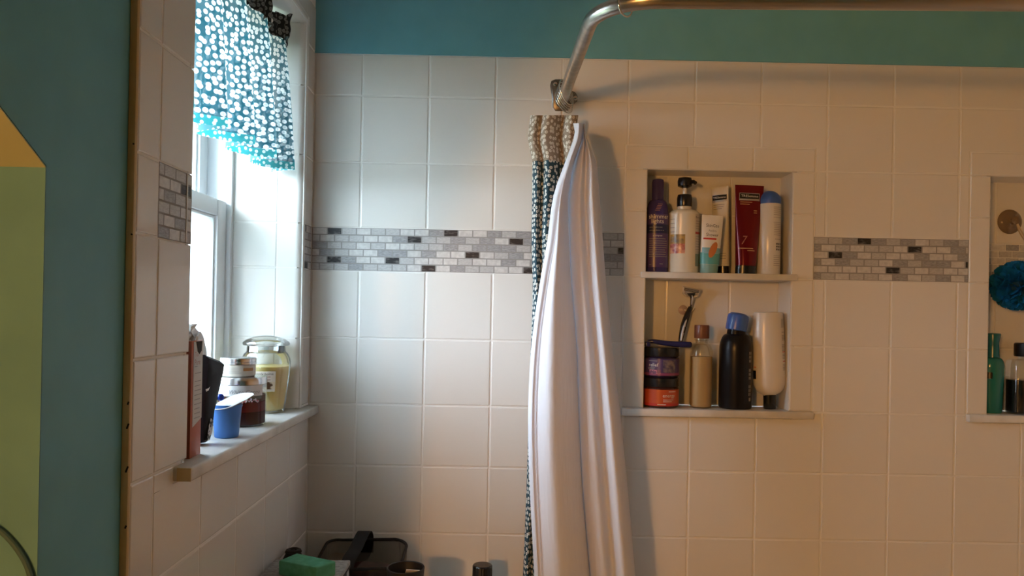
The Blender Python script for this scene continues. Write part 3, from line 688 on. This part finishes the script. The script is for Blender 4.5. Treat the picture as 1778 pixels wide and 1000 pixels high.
t, r = scrub_jar(ZL+.0709, 'purple scrub jar with black lid stacked on the orange one', 0, .012, 'relief', -.62, (P('dark_violet_jar', (.025, .015, .04), .15), P('violet_jar_label', (.06, .035, .13), .3), P('pink_band', (.25, .05, .14), .3)))
obj('leaf_print', patch(r, 1, -.1, .65, .013, .042, lift=.0008), mottle(P('leaf_print', (.1, .1, .1)), (.05, .035, .09), (.22, .17, .16), 110, 3), t)
obj('blossom_print', patch(r, 1, -.85, -.2, .010, .019, lift=.0010), mottle(P('blossom_print', (.4, .1, .2)), (.14, .05, .13), (.60, .22, .30), 130, 2, (.45, .6)), t)
obj('fine_print', fine_print([(-.9, -.4, .0395), (-.95, -.5, .0235), (-.95, -.55, .0205)], r, lift=.0011), PRINTG, t)

zt = ZL+.1418
t = thing('disposable_razor', (.365, 1.776, zt), 'dark blue curved razor handle lying across the top of the stacked jars', 'razor')
pp = [Vector((-.034, .006, .0125)), Vector((-.020, .002, .0135)), Vector((0, 0, .0105)), Vector((.025, -.004, .0085)), Vector((.050, -.008, .0078)), Vector((.066, -.010, .0075))]
HB = P('navy_plastic', (.018, .018, .075), .2)
sp = spline(pp, 6); rd = [.0050+.0028*min(1, i/len(sp)*1.4) for i in range(len(sp))]; rd[-1] = .0045; rd[-2] = .0066
obj('handle', sweep(sp, rd, 14, flat=.92), HB, t)
obj('razor_head', box(-.042, -.030, -.012, .022, .0008, .013, .003), HB, t)

t = thing('cartridge_razor', tuple(at(1199, 533, 1.826)), 'silver and black cartridge razor hanging from a clear hook', 'razor'); o0 = at(1199, 533, 1.826)
RG = P('razor_grey', (.50, .46, .42), .3, Metallic=.3)
hp = spline([at(1199, 533, 1.826)-o0, at(1194, 545, 1.825)-o0, at(1188, 562, 1.820)-o0, at(1184, 578, 1.816)-o0, at(1181, 596, 1.812)-o0], 6)
obj('handle', sweep(hp, [.0034+.0050*math.sin(PI*min(1, .15+.8*i/len(hp))) for i in range(len(hp))], 14, flat=.8), BLACK, t)
obj('grip', sweep([p+Vector((0, -.0042, 0)) for p in hp[5:-2]], [.0015+.0034*math.sin(PI*(i+1)/(len(hp)-5)) for i in range(len(hp)-7)], 12, flat=.7), RG, t)
lp = spline([at(1189, 568, 1.812)-o0, at(1187, 578, 1.810)-o0], 4); obj('thumb_pad', sweep(lp, .0022, 10), BLACK, t)
np_ = [at(1199, 534, 1.826)-o0, at(1201, 520, 1.824)-o0, at(1200, 509, 1.822)-o0]
obj('neck', sweep(spline(np_, 5), [.0036+.0085*(i/10)**1.2 for i in range(11)], 14, flat=.45), BLACK, t)
obj('neck_inlay', sweep([p+Vector((0, -.0045, 0)) for p in spline(np_, 5)[2:9]], [.002, .0038, .005, .0058, .006, .005, .003], 12, flat=.4), RG, t)
hd = at(1200, 503, 1.820)-o0
h = obj('cartridge', box(-.0215, .0215, -.005, .005, -.0045, .0045, .002), P('razor_frame', (.62, .58, .52), .35), t, tuple(hd), (.35, .16, 0))
for k in range(4): obj('blade', box(-.018, .018, -.0062, -.0046, -.0032+.0019*k, -.0022+.0019*k), BLACK, h)
for sx in (-.017, .017): obj('yoke_arm', sweep(spline([(sx*.5, -.004, -.016), (sx*1.0, -.0045, -.0105), (sx*.92, -.004, -.004)], 5), .0024, 8), P('yoke_grey_%d' % (sx > 0), (.55, .52, .47), .3), h)
hk = thing('suction_hook', tuple(at(1186, 538, 1.8395)), 'small clear plastic hook on the niche wall holding the razor', 'hook')
obj('cup', lathe([(.0115, 0), (.0105, .002), (.005, .0045), (.0015, .0055)], 24), P('clear_plastic_pink', (.50, .38, .33), .15), hk, (0, 0, 0), (PI/2, 0, 0))
obj('arm', sweep(spline([(.002, -.005, 0), (.012, -.007, -.002), (.020, -.010, -.001), (.024, -.014, .006)], 5), .0018, 8), WHITE, hk)

t = thing('oil_bottle', (.4618, 1.797, ZL), 'clear bottle of amber liquid with a brown screw cap', 'bottle'); r = .0272
AMB = P('amber_liquid', (.70, .52, .28), .15, Transmission_Weight=.35, IOR=1.1)
obj('glass', lathe([(r-.003, 0), (r, .003), (r, .122)]+arcp(r, .122, .0150, .152, 9)+[(.0138, .160)], 44, cap=True), CLEAR, t)
obj('liquid', lathe([(r-.0045, .003), (r-.0022, .006), (r-.0022, .1205), (r-.004, .1210)], 40), AMB, t)
obj('neck_ring', lathe([(.0160, .158), (.0165, .1605), (.0160, .163)], 32), CLEAR, t)
obj('cap', lathe([(.0170, .164), (.0175, .165), (.0175, .193), (.0165, .1955), (.004, .1958)], 40), P('brown_cap', (.16, .055, .025), .4), t)

t = thing('black_bottle', (.5440, 1.7985, ZL), 'black bottle with a tilted light blue flip cap', 'bottle'); r = .0383
obj('body', lathe([(r-.004, 0), (r-.001, .002), (r, .005), (r, .138)]+arcp(r, .138, .022, .176, 9)+[(.0205, .186)], 52), P('black_gloss', (.008, .007, .008), .3, Specular_IOR_Level=.25), t)
obj('cap', lathe([(.0215, 0), (.0245, .002), (.0250, .030), (.0235, .037), (.018, .041), (.003, .043)], 40, .95), P('light_blue_plastic', (.05, .13, .48), .3), t, (-.001, 0, .184), (0, .16, 0))
for k, (b, a, z) in enumerate((('VOLUME', .62, .132), ('BODY WASH', .62, .092), ('FOR MEN', .62, .054))):
    obj('fine_print', fine_print([(.60+.13*j, .60+.13*j+.07, z-.009*i) for i in range(3) for j in range(2)], r, th=.0034), PRINTG, t)
obj('emblem', patch(r, 1, .62, .82, .020, .028, lift=.0008), PRINTG, t)

t = thing('inverted_bottle', (.6265, 1.796, ZL), 'pearl white bottle standing upside down on a black cap', 'bottle', rot=(0, -.035, 0))
r, q = .0385, .72
PEARL = P('pearl_plastic', (.72, .68, .62), .25)
obj('body', lathe([(.0150, .032)]+[(r-(r-.012)*(1-math.sin(a)), .034+.036*(1-math.cos(a))) for a in [PI/2*i/9 for i in range(1, 10)]]+[(r, .10), (r-.0018, .18), (r-.0036, .225), (r-.0052, .2285), (r-.009, .2295)], 52, q), PEARL, t)
obj('cap', lathe([(.0140, 0), (.0146, .001), (.0146, .033), (.013, .034)], 36, .9), BLACK, t)
obj('barcode', fine_print([(.66+.036*i, .66+.036*i+.018, .203) for i in range(9)], r-.0025, q, .0012, th=.0105), PRINTG, t)
obj('fine_print', fine_print([(.64, 1.0, .182)]+[(.66, 1.0, .174-.0035*i) for i in range(4)]+[(.66, 1.02, .152-.0033*i) for i in range(5)]+[(.70, 1.02, .130-.0033*i) for i in range(4)]+[(.72, 1.05, .106-.0033*i) for i in range(5)], r-.0008, q, .0010, th=.0009), PRINTG, t)
obj('red_print', fine_print([(.66, .98, .1355), (.72, 1.02, .1135), (-1.35, -1.1, .10), (-1.35, -1.15, .09)], r-.0004, q, .0012, th=.0010), P('pink_print', (.5, .10, .10)), t)
obj('black_print', patch(r, q, -1.45, -1.12, .072, .092, lift=.0009), BLACK, t)

# ------------------------------------------------------------------ second niche
TQ = P('turquoise_plastic', (.02, .20, .22), .2)
hp = at(1753, 385, D+ND-.002)
t = thing('suction_cup', tuple(hp), 'clear round suction cup holding the blue puff by its cord', 'hook')
obj('cup', lathe([(.030, 0), (.0285, .003), (.018, .009), (.008, .012), (.007, .020), (.009, .022), (.002, .023)], 36), P('clear_rubber', (.34, .25, .17), .08, Transmission_Weight=.4), t, (0, 0, 0), (PI/2, 0, 0))
lo = Vector((1.199, 1.774, .083))
t = thing('bath_puff', tuple(lo), 'bright blue mesh bath puff hanging in the right niche', 'bath puff')
bm = bmesh.new(); rnd = random.Random(4)
for k in range(150):
    ax = Vector((rnd.gauss(0, 1), rnd.gauss(0, 1), rnd.gauss(0, 1))).normalized(); u = ax.orthogonal().normalized(); w = ax.cross(u)
    ph0, ln, fr, pz = rnd.uniform(0, 6.28), rnd.uniform(1.2, 2.2), rnd.randint(5, 9), rnd.uniform(0, 6)
    prev = None; K = 22
    for i in range(K+1):
        a = ph0+ln*i/K; dirv = u*math.cos(a)+w*math.sin(a); sc = Vector((1, .78, .90))
        wob = ax*(.16*math.sin(fr*a+pz)); rim = .060+.006*math.sin(fr*a*1.3+pz)
        A = (dirv*.036+wob*.02); B = (dirv*rim+wob*.055)
        A = Vector((A.x*sc.x, A.y*sc.y, A.z*sc.z)); B = Vector((B.x*sc.x, B.y*sc.y, B.z*sc.z))
        cur = (bm.verts.new(A), bm.verts.new(B))
        if prev: bm.faces.new((prev[0], cur[0], cur[1], prev[1]))
        prev = cur
me = bpy.data.meshes.new('mesh'); bm.to_mesh(me); bm.free(); me.shade_smooth()
link('mesh_ruffles', me, cloth('blue_mesh', (.0, .17, .42), .4), t)
obj('core', lathe([(.002, -.030), (.025, -.024), (.033, 0), (.025, .024), (.002, .030)], 20), P('deep_blue', (.0, .06, .16), .8), t)
c0 = hp-lo; obj('cord', sweep(spline([c0+Vector((.002, -.020, 0)), c0+Vector((.010, -.024, -.03)), Vector((.013, -.018, .085)), Vector((.016, -.020, .046))], 6), .0018, 8), P('cord_white', (.6, .52, .42), .7), t)
obj('cord', sweep(spline([c0+Vector((.003, -.018, 0)), c0+Vector((.018, -.022, -.03)), Vector((.019, -.018, .085)), Vector((.018, -.020, .046))], 6), .0018, 8), P('cord_cream', (.6, .52, .42), .7), t)
t = thing('turquoise_bottle', (1.158, 1.800, ZL), 'slim turquoise bottle with a flared cap in the right niche', 'bottle')
obj('body', lathe([(.0200, 0), (.0225, .003), (.0262, .110)]+arcp(.0262, .110, .013, .132, 7), 40, .8), TQ, t)
obj('cap', lathe([(.0145, .132), (.0135, .150), (.0125, .165), (.0165, .186), (.0155, .189), (.003, .190)], 36), P('turquoise_cap', (.015, .15, .20), .25), t)
obj('dark_label', patch(.0245, .8, -.9, -.45, .082, .100, lift=.0012), BLACK, t)
t = thing('dark_bottle', (1.2365, 1.790, ZL), 'square dark bottle with black cap at the right end of the right niche', 'bottle')
obj('glass', loft([ring(w, w*.62, z, 40, p=4) for w, z in ((.043, 0), (.0455, .003), (.0455, .118), (.043, .126), (.020, .130), (.019, .136))]), CLEAR, t)
obj('contents', loft([ring(w, w*.60, z, 40, p=4) for w, z in ((.041, .003), (.0435, .006), (.0435, .080), (.042, .0805))]), P('dark_liquid', (.012, .014, .016), .15), t)
obj('cap', lathe([(.0285, .136), (.0295, .138), (.0295, .165), (.027, .168), (.004, .1685)], 36), P('black_cap', (.012, .010, .012), .3), t)
obj('white_sticker', box(-.027, -.019, -.0290, -.0284, .024, .052), PRINTW, t)

# ------------------------------------------------------------------ window sill
Z0 = WZ0+.0002
ORG = P('orange_carton', (.42, .10, .035), .5); ORD = P('rust_carton', (.26, .055, .02), .5)
t = thing('tea_carton', (-.490, 1.129, Z0), 'tall orange and white carton torn open at the top, nearest on the sill', 'box', rot=(.0, 0, .04))
obj('carton', box(-.028, .029, -.021, .022, 0, .172, .0008), ORG, t)
obj('front_flap', box(-.0278, .0288, -.0214, -.0211, .0005, .1715), ORD, t)
pn = obj('white_panel', loft([[(.0291, -.014, .045), (.0291, .0218, .055), (.0291, .0218, .171), (.0291, -.014, .171)], [(.0296, -.014, .045), (.0296, .0218, .055), (.0296, .0218, .171), (.0296, -.014, .171)]]), P('white_card', (.62, .60, .57), .5), t, smooth=None)
o = link('fine_print', tomesh(fine_print([(-.010, random.uniform(.012, .019), .112-.0068*i) for i in range(9)]+[(-.010, .016, .124), (-.011, .0, .134)], lift=0, th=.0006)), PRINTG, t, (.0300, 0, 0), (0, 0, PI/2))
o = link('lettering', text_mesh('Pure', .012, align='LEFT', z=.140, lift=0), P('rust_print', (.40, .12, .07)), t, (.0300, -.011, 0), (0, 0, PI/2))
o = link('lettering', text_mesh('Tea', .010, align='LEFT', z=.152, lift=0), P('rust_print_pale', (.45, .18, .12)), t, (.0300, -.011, 0), (0, 0, PI/2))
obj('black_seal', loft([[(x, y*k, z) for y, z in ((-.006, .171), (.018, .171), (.016, .157), (.008, .152), (.001, .156), (-.002, .163))] for x, k in ((.0291, 1), (.0302, 1))]), BLACKF, t, smooth=None)
bm = bmesh.new(); L = []
for z, a, b, jx in ((.166, .024, .017, 0), (.178, .025, .017, .001), (.186, .023, .013, .002), (.193, .020, .008, .004), (.197, .021, .003, .006)):
    L.append([(x+jx+.0022*math.sin(i*2.1+z*400), y+.0020*math.cos(i*1.7+z*300), z) for i, (x, y, _) in enumerate(ring(a, b, z, 22, p=5))])
loft(L, True, bm); obj('foil_bag', bm, mottle(P('foil', (.6, .6, .6), .3, Metallic=.5), (.16, .14, .12), (.80, .80, .80), 45, 2, (.42, .5)), t)

t0 = Vector((-.485, 1.235, Z0))
t = thing('black_pouch', tuple(t0), 'black foil pouch leaning beside the orange carton', 'pouch')
q4 = [atX(359.5, 616, -.485), atX(388, 628, -.485), atX(367, 720, -.485), atX(361, 768, -.485), atX(349, 770, -.485), atX(352, 700, -.485)]
def outline(k, x): 
    c = sum(q4, Vector())/6; out = []
    for i in range(6):
        for s in range(4):
            p = q4[i].lerp(q4[(i+1) % 6], s/4); p = c+(p-c)*k; out.append(Vector((p.x+x, p.y, max(p.z, Z0)))-t0)
    return out
obj('body', loft([outline(.94, -.018), outline(1, -.014), outline(1, -.004), outline(.93, .003), outline(.7, .006)]), P('black_foil', (.008, .008, .013), .55, Specular_IOR_Level=.15), t)
obj('white_corner', loft([[atX(x, y, X)-t0 for x, y in ((366, 726), (371, 730), (369, 748), (364, 764), (360, 766), (362, 742))] for X in (-.4795, -.4775)]), mottle(P('printed_corner', (.6, .6, .6)), (.02, .02, .02), (.72, .70, .66), 130, 1, (.44, .48)), t)
obj('white_flash', loft([[atX(x, y, X)-t0 for x, y in ((357, 676), (362, 674), (365, 671), (362, 678), (358, 680))] for X in (-.479, -.4770)]), PRINTW, t)
t = thing('white_packet', (-.545, 1.335, Z0), 'white crumpled plastic packet behind the black pouch by the window', 'packet')
L = []
for z, a, b in ((0, .030, .016), (.01, .034, .020), (.06, .035, .020), (.11, .033, .016), (.150, .030, .010), (.168, .026, .004), (.172, .024, .002)):
    L.append([(x*b/.03+.003*math.sin(i*1.3+z*60), y*a/.03+.003*math.sin(i*.9+z*90), z+(.008*math.sin(y*160) if z > .14 else 0)) for i, (x, y, _) in enumerate(ring(.03, .03, z, 26))])
obj('body', loft(L), P('white_film', (.82, .83, .84), .3), t)

t = thing('blue_cup', (-.4785, 1.304, Z0), 'blue plastic cup with a white peeled lid resting on it', 'cup')
bm = lathe([(.0185, 0), (.0200, .002), (.0238, .050), (.0252, .053), (.0250, .056), (.0236, .0565), (.0200, .006), (.002, .005)], 44); obj('cup', bm, P('bright_blue', (.06, .22, .62), .35), t)
L = [[(x*1.20+(.006 if x > 0 else 0), y*.95, z+.004*math.sin(x*70)) for x, y, _ in ring(.030, .030, 0, 36)] for z in (0, .0010)]
obj('lid', loft(L), P('white_foil_lid', (.84, .84, .83), .3), t, (.004, .004, .0595), (0, -.20, .85))
t = thing('blue_pen', (-.500, 1.285, Z0+.0625), 'short blue stick with a round end lying on the white lid', 'pen', rot=(0, 0, .55))
obj('ball', lathe([(.0062*math.sin(PI*i/10), .0063-.0063*math.cos(PI*i/10)) for i in range(11)], 20), P('royal_blue', (.02, .06, .42), .2), t, (.016, 0, 0))
obj('stick', sweep([(-.030, 0, .006), (.013, 0, .0063)], .0036, 10), P('royal_blue_stick', (.03, .10, .50), .25), t)

t = thing('layered_candle', (-.5025, 1.446, Z0), 'glass candle with maroon wax layers and a silver lid', 'candle'); r = .0445
obj('glass', lathe([(r-.003, 0), (r, .003), (r, .076), (r-.002, .078)], 52), CLEAR, t)
rw = r-.0022
for a, b, c, nm in ((.0035, .027, (.045, .003, .006), 'dark_wax'), (.027, .046, (.14, .008, .008), 'red_wax'), (.046, .058, (.12, .055, .035), 'brown_wax')):
    obj(nm, lathe([(rw-.0006, a), (rw, a+.001), (rw, b-.0006), (rw-.002, b)], 48), P(nm, c, .7, Specular_IOR_Level=.1), t)
LW = P('white_label', (.76, .75, .72), .4)
printed('label', r, 1, -1.5, 1.25, .0575, .0775, LW, t); txt('lettering', t, 'White Cocoa', .0105, PRINTG, r=r, z=.0655, ang=.42, italic=.3)
printed('olive_print', r, 1, -.3, 1.2, .0515, .0578, P('olive_print', (.12, .12, .09)), t, .0006)
bm = bmesh.new(); rnd = random.Random(8)
for k in range(16):
    a = .05+.062*k+rnd.uniform(-.02, .02); z = .050+rnd.uniform(-.0035, .0045); s = rnd.uniform(.0018, .0032)
    bmesh.ops.create_icosphere(bm, subdivisions=1, radius=s, matrix=Matrix.Translation(((r+.0002)*math.sin(a), -(r+.0002)*math.cos(a), z)) @ Matrix.Diagonal((1, .25, 1, 1)))
obj('berry_print', bm, mottle(P('berry_print', (.7, .3, .3)), (.62, .10, .12), (.85, .75, .72), 160, 1, (.42, .55)), t)
obj('lid', lathe([(r-.001, .0775), (r+.0008, .0785), (r+.0008, .0895), (r-.0005, .0915), (.002, .0920)], 52), SILVER, t)
t = thing('balm_tin', (-.5110, 1.446, Z0+.0922), 'small round jar with a silver screw lid on top of the maroon candle', 'jar'); r = .0322
obj('body', lathe([(r-.003, 0), (r-.0005, .002), (r-.0005, .021), (r-.002, .0225)], 44), P('cream_glass', (.66, .61, .52), .25), t)
printed('label', r-.0005, 1, -1.2, 1.3, .004, .0205, P('kraft_label', (.60, .54, .44), .5), t); printed('orange_label', r-.0005, 1, .62, 1.3, .011, .0165, P('tan_orange', (.45, .22, .08)), t, .0008)
obj('fine_print', fine_print([(-.2, .5, .017), (-.2, .45, .0135), (-.2, .4, .010), (-.2, .5, .0075)], r-.0005, th=.0004), PRINTG, t)
obj('lid', lathe([(r-.001, .0225), (r+.0008, .0232), (r+.0008, .0265), (r-.0002, .0275), (r+.0006, .0285), (r+.0006, .0335), (r-.001, .0350), (.002, .0354)], 48), SILVER, t)

t = thing('jar_candle', (-.5160, 1.6275, Z0), 'large glass jar candle of yellow wax with a domed glass lid', 'candle')
prof = [(.036, 0), (.0405, .002), (.0415, .010), (.0455, .045), (.0500, .085), (.0512, .102), (.0500, .114), (.0455, .124), (.0405, .129), (.0395, .141)]
obj('glass', lathe(prof, 56), JARG, t)
obj('wax', lathe([(.034, .005), (.0375, .008), (.0425, .045), (.0470, .083), (.0480, .098), (.0470, .0985), (.003, .0975)], 52), P('yellow_wax', (.92, .74, .30), .4, Subsurface_Weight=.25, Subsurface_Radius=(.02, .015, .006)), t)
obj('lid', lathe([(.036, .1415), (.0475, .1425), (.0492, .146), (.0470, .150), (.040, .155), (.026, .160), (.010, .163), (.001, .1635)], 52), JARG, t)
obj('lid_plug', lathe([(.0370, .126), (.0375, .128), (.0375, .140), (.036, .1412)], 44), JARG, t)
def coned(a0, a1, z0, z1, lift):
    bm = bmesh.new(); V = []
    for z in (z0, z1):
        rr_ = .0455+(.0500-.0455)*(z-.045)/.04+lift; V.append([bm.verts.new((rr_*math.sin(a0+(a1-a0)*i/12), -rr_*math.cos(a0+(a1-a0)*i/12), z)) for i in range(13)])
    for i in range(12): bm.faces.new((V[0][i], V[0][i+1], V[1][i+1], V[1][i]))
    return bm
obj('label', coned(-.25, .72, .047, .090, .0006), P('cream_label', (.60, .52, .42), .5), t); obj('picture', coned(-.22, .70, .052, .068, .0009), mottle(P('cookie_print', (.3, .2, .1)), (.09, .04, .02), (.60, .48, .34), 70, 2, (.44, .56)), t)
txt('lettering', t, 'simply home', .0078, PRINTK, r=.0502, z=.0845, ang=.22, lift=.0011); obj('fine_print', fine_print([(0, .5, .0785), (0, .5, .072)], .0494, lift=.0011, th=.0006), P('maroon_print', (.22, .05, .05)), t)

# ------------------------------------------------------------------ ledge in the corner and what lies on it
LZ = -.632
lg = tag(obj('wall_ledge', box(XL+.0005, .0, 1.25, D-.0005, LZ-.18, LZ, .004), TILE), 'white ledge in the corner under the window', None, None, 'structure')
LZ += .0003
t = thing('grey_box', (-.377, 1.42, LZ), 'grey fabric storage box with dark piped edges against the tiled wall', 'box')
GB = mottle(P('grey_fabric', (.34, .33, .32), .8), (.26, .25, .24), (.40, .39, .37), 120, 2)
obj('body', box(-.073, .073, -.085, .085, 0, .122, .003), GB, t); obj('lid', box(-.0745, .0745, -.0865, .0865, .1222, .1322, .002), GB, t)
for sx in (-.0735, .0735): obj('piping', sweep([(sx, -.085, .121), (sx, .085, .121)], .0022, 8), BLACKF, t)
for sy in (-.0855, .0855): obj('piping', sweep([(-.072, sy, .121), (.072, sy, .121)], .0022, 8), BLACKF, t)
for k in range(4): obj('side_stripe', box(.0731, .0737, -.06+.035*k, -.048+.035*k, .006, .116), BLACKF, t)
ZT = LZ+.1324
c4 = [atZ(515, 960, ZT+.027), atZ(484, 973, ZT+.027), atZ(549, 985, ZT+.027), atZ(583, 974, ZT+.027)]
ctr = sum(c4, Vector())/4
t = tag(obj('sponge', loft([[Vector((ctr.x+(p.x-ctr.x)*k, ctr.y+(p.y-ctr.y)*k, z)) - Vector((ctr.x, ctr.y, ZT)) for p in c4] for z, k in ((ZT, .96), (ZT+.002, 1), (ZT+.025, 1), (ZT+.027, .97))]), mottle(P('green_sponge', (.10, .40, .24), .85), (.075, .33, .19), (.12, .44, .27), 60, 3, bump=.4), None, (ctr.x, ctr.y, ZT), smooth=20), 'green rectangular sponge lying on the grey box', 'sponge')
bv = t.modifiers.new('soft', 'BEVEL'); bv.width = .004; bv.segments = 3; bv.limit_method = 'ANGLE'

tc = Vector((-.309, 1.672, LZ))
t = thing('toiletry_case', tuple(tc), 'clear vinyl toiletry case with black piping and a black strap', 'bag')
def rr(w, d, z, cr=.03, n=6):
    out = []
    for cx_, cy_, a0 in ((w-cr, d-cr, 0), (-w+cr, d-cr, PI/2), (-w+cr, -d+cr, PI), (w-cr, -d+cr, 1.5*PI)):
        for i in range(n+1): a = a0+PI/2*i/n; out.append((cx_+cr*math.cos(a), cy_+cr*math.sin(a), z))
    return out
top = lambda w, d, z, dz=.010: [(x, y, z+dz*(y/d)+.003*math.sin(x*40)) for x, y, _ in rr(w, d, z)]
obj('vinyl_body', loft([rr(.084, .064, 0), rr(.090, .070, .006), top(.092, .072, .084), top(.088, .068, .092)]), VINYL, t)
def pipe(loop, rad): 
    L_ = [Vector(p) for p in loop]; return sweep(L_+[L_[0], L_[1]], rad, 8)
obj('piping', pipe(top(.0905, .0705, .0915), .0034), BLACKF, t); obj('piping', pipe(rr(.089, .069, .006), .003), BLACKF, t)
zp = [Vector((-.05, .074, .090)), Vector((0, .075, .092)), Vector((.05, .074, .090))]
st = spline([(-.004, .076, .070), (-.004, .074, .104), (-.006, .058, .122), (-.008, .030, .122), (-.014, -.010, .104), (-.020, -.045, .094), (-.022, -.0745, .074)], 6)
bm = bmesh.new(); loft([[p+Vector((-.0145, 0, 0)), p+Vector((.0145, 0, 0)), p+Vector((.0145, 0, .003)), p+Vector((-.0145, 0, .003))] for p in st], True, bm); obj('strap', bm, BLACKF, t)
obj('maroon_contents', loft([[(x*.8+.012, y*.7, z) for x, y, z in rr(w, d, z)] for w, d, z in ((.070, .060, .004), (.076, .066, .03), (.070, .060, .056), (.045, .040, .066))]), mottle(P('maroon_cloth', (.09, .02, .03), .8), (.05, .012, .02), (.16, .05, .06), 50), t)
obj('tan_contents', loft([[(x*.35-.055, y*.6+.01, z) for x, y, z in rr(.060, .060, z, .025)] for z in (.062, .066, .074, .078)]), P('tan_cloth', (.30, .22, .15), .8), t)

t = thing('black_bundle', (-.432, 1.565, LZ), 'black knotted cloth bundle in the corner behind the sponge', 'cloth')
L = []
for k in range(9):
    a = PI*k/8; L.append([(x*(1+.12*math.sin(i*1.7+k)), y*(1+.10*math.cos(i*2.3+k)), z) for i, (x, y, z) in enumerate(ring(max(.001, .024*math.sin(a)**.6), max(.001, .024*math.sin(a)**.6), .066-.066*math.cos(a), 22))])
obj('folds', loft(L), BLACKF, t); obj('knot', torus(.011, .006, 20, 8, mtx=Matrix.Translation((0, 0, .128))), BLACKF, t)

t = thing('black_bowl', (-.197, 1.540, LZ), 'black round bowl holding a white card beside the toiletry case', 'bowl')
obj('bowl', lathe([(.020, 0), (.024, .003), (.034, .060), (.0385, .108), (.0375, .1095), (.0355, .108), (.031, .060), (.020, .010), (.002, .009)], 40), P('black_rubber', (.014, .013, .015), .45), t)
obj('card', box(-.016, .012, -.0006, .0006, -.02, .030, 0), PRINTW, t, (.010, .004, .080), (.5, .15, .3), smooth=None)
obj('red_cloth', lathe([(.022, .02), (.029, .055), (.027, .078), (.014, .088), (.002, .090)], 24), P('red_cloth', (.20, .02, .03), .8), t)

t = thing('capped_bottle', (-.0445, 1.660, LZ), 'cream bottle with a ridged black cap by the back wall', 'bottle')
obj('body', lathe([(.021, 0), (.0235, .003), (.0235, .044), (.0220, .050), (.0185, .0515)], 36), CREAM, t)
bm = bmesh.new(); loft([[(x*(1+(.03 if i % 2 else 0)), y*(1+(.03 if i % 2 else 0)), z) for i, (x, y, z) in enumerate(ring(.0212, .0212, z, 56))] for z in (.052, .074)]+[ring(.0195, .0195, .0765, 56)], True, bm); obj('cap', bm, BLACK, t)

t = thing('shadow_curve_tube', (-.505, .7635, -.2), 'dull olive curved tube on the yellow green jamb at the left edge', 'tube')  # made-up tube, its dark colour stands in for a soft curved shadow
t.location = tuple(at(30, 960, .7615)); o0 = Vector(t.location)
obj('tube', sweep(spline([at(-25, 905, .7615)-o0, at(5, 925, .7615)-o0, at(30, 953, .7615)-o0, at(48, 985, .7615)-o0, at(56, 1020, .7615)-o0, at(56, 1060, .7615)-o0], 6), .0030, 10), P('shadow_curve_tone', (.06, .13, .15), .7), t)
for o in COL.objects:
    if o.name.split('.')[0] in ('fine_print', 'barcode', 'hazard_marks', 'red_print', 'emblem', 'berry_print'): o['kind'] = 'stuff'
# ------------------------------------------------------------------ lift everything from eye-relative to floor-relative height
for o in list(COL.objects):
    if o.parent is None and o.type not in ('CAMERA', 'LIGHT'): o.location.z += EYE
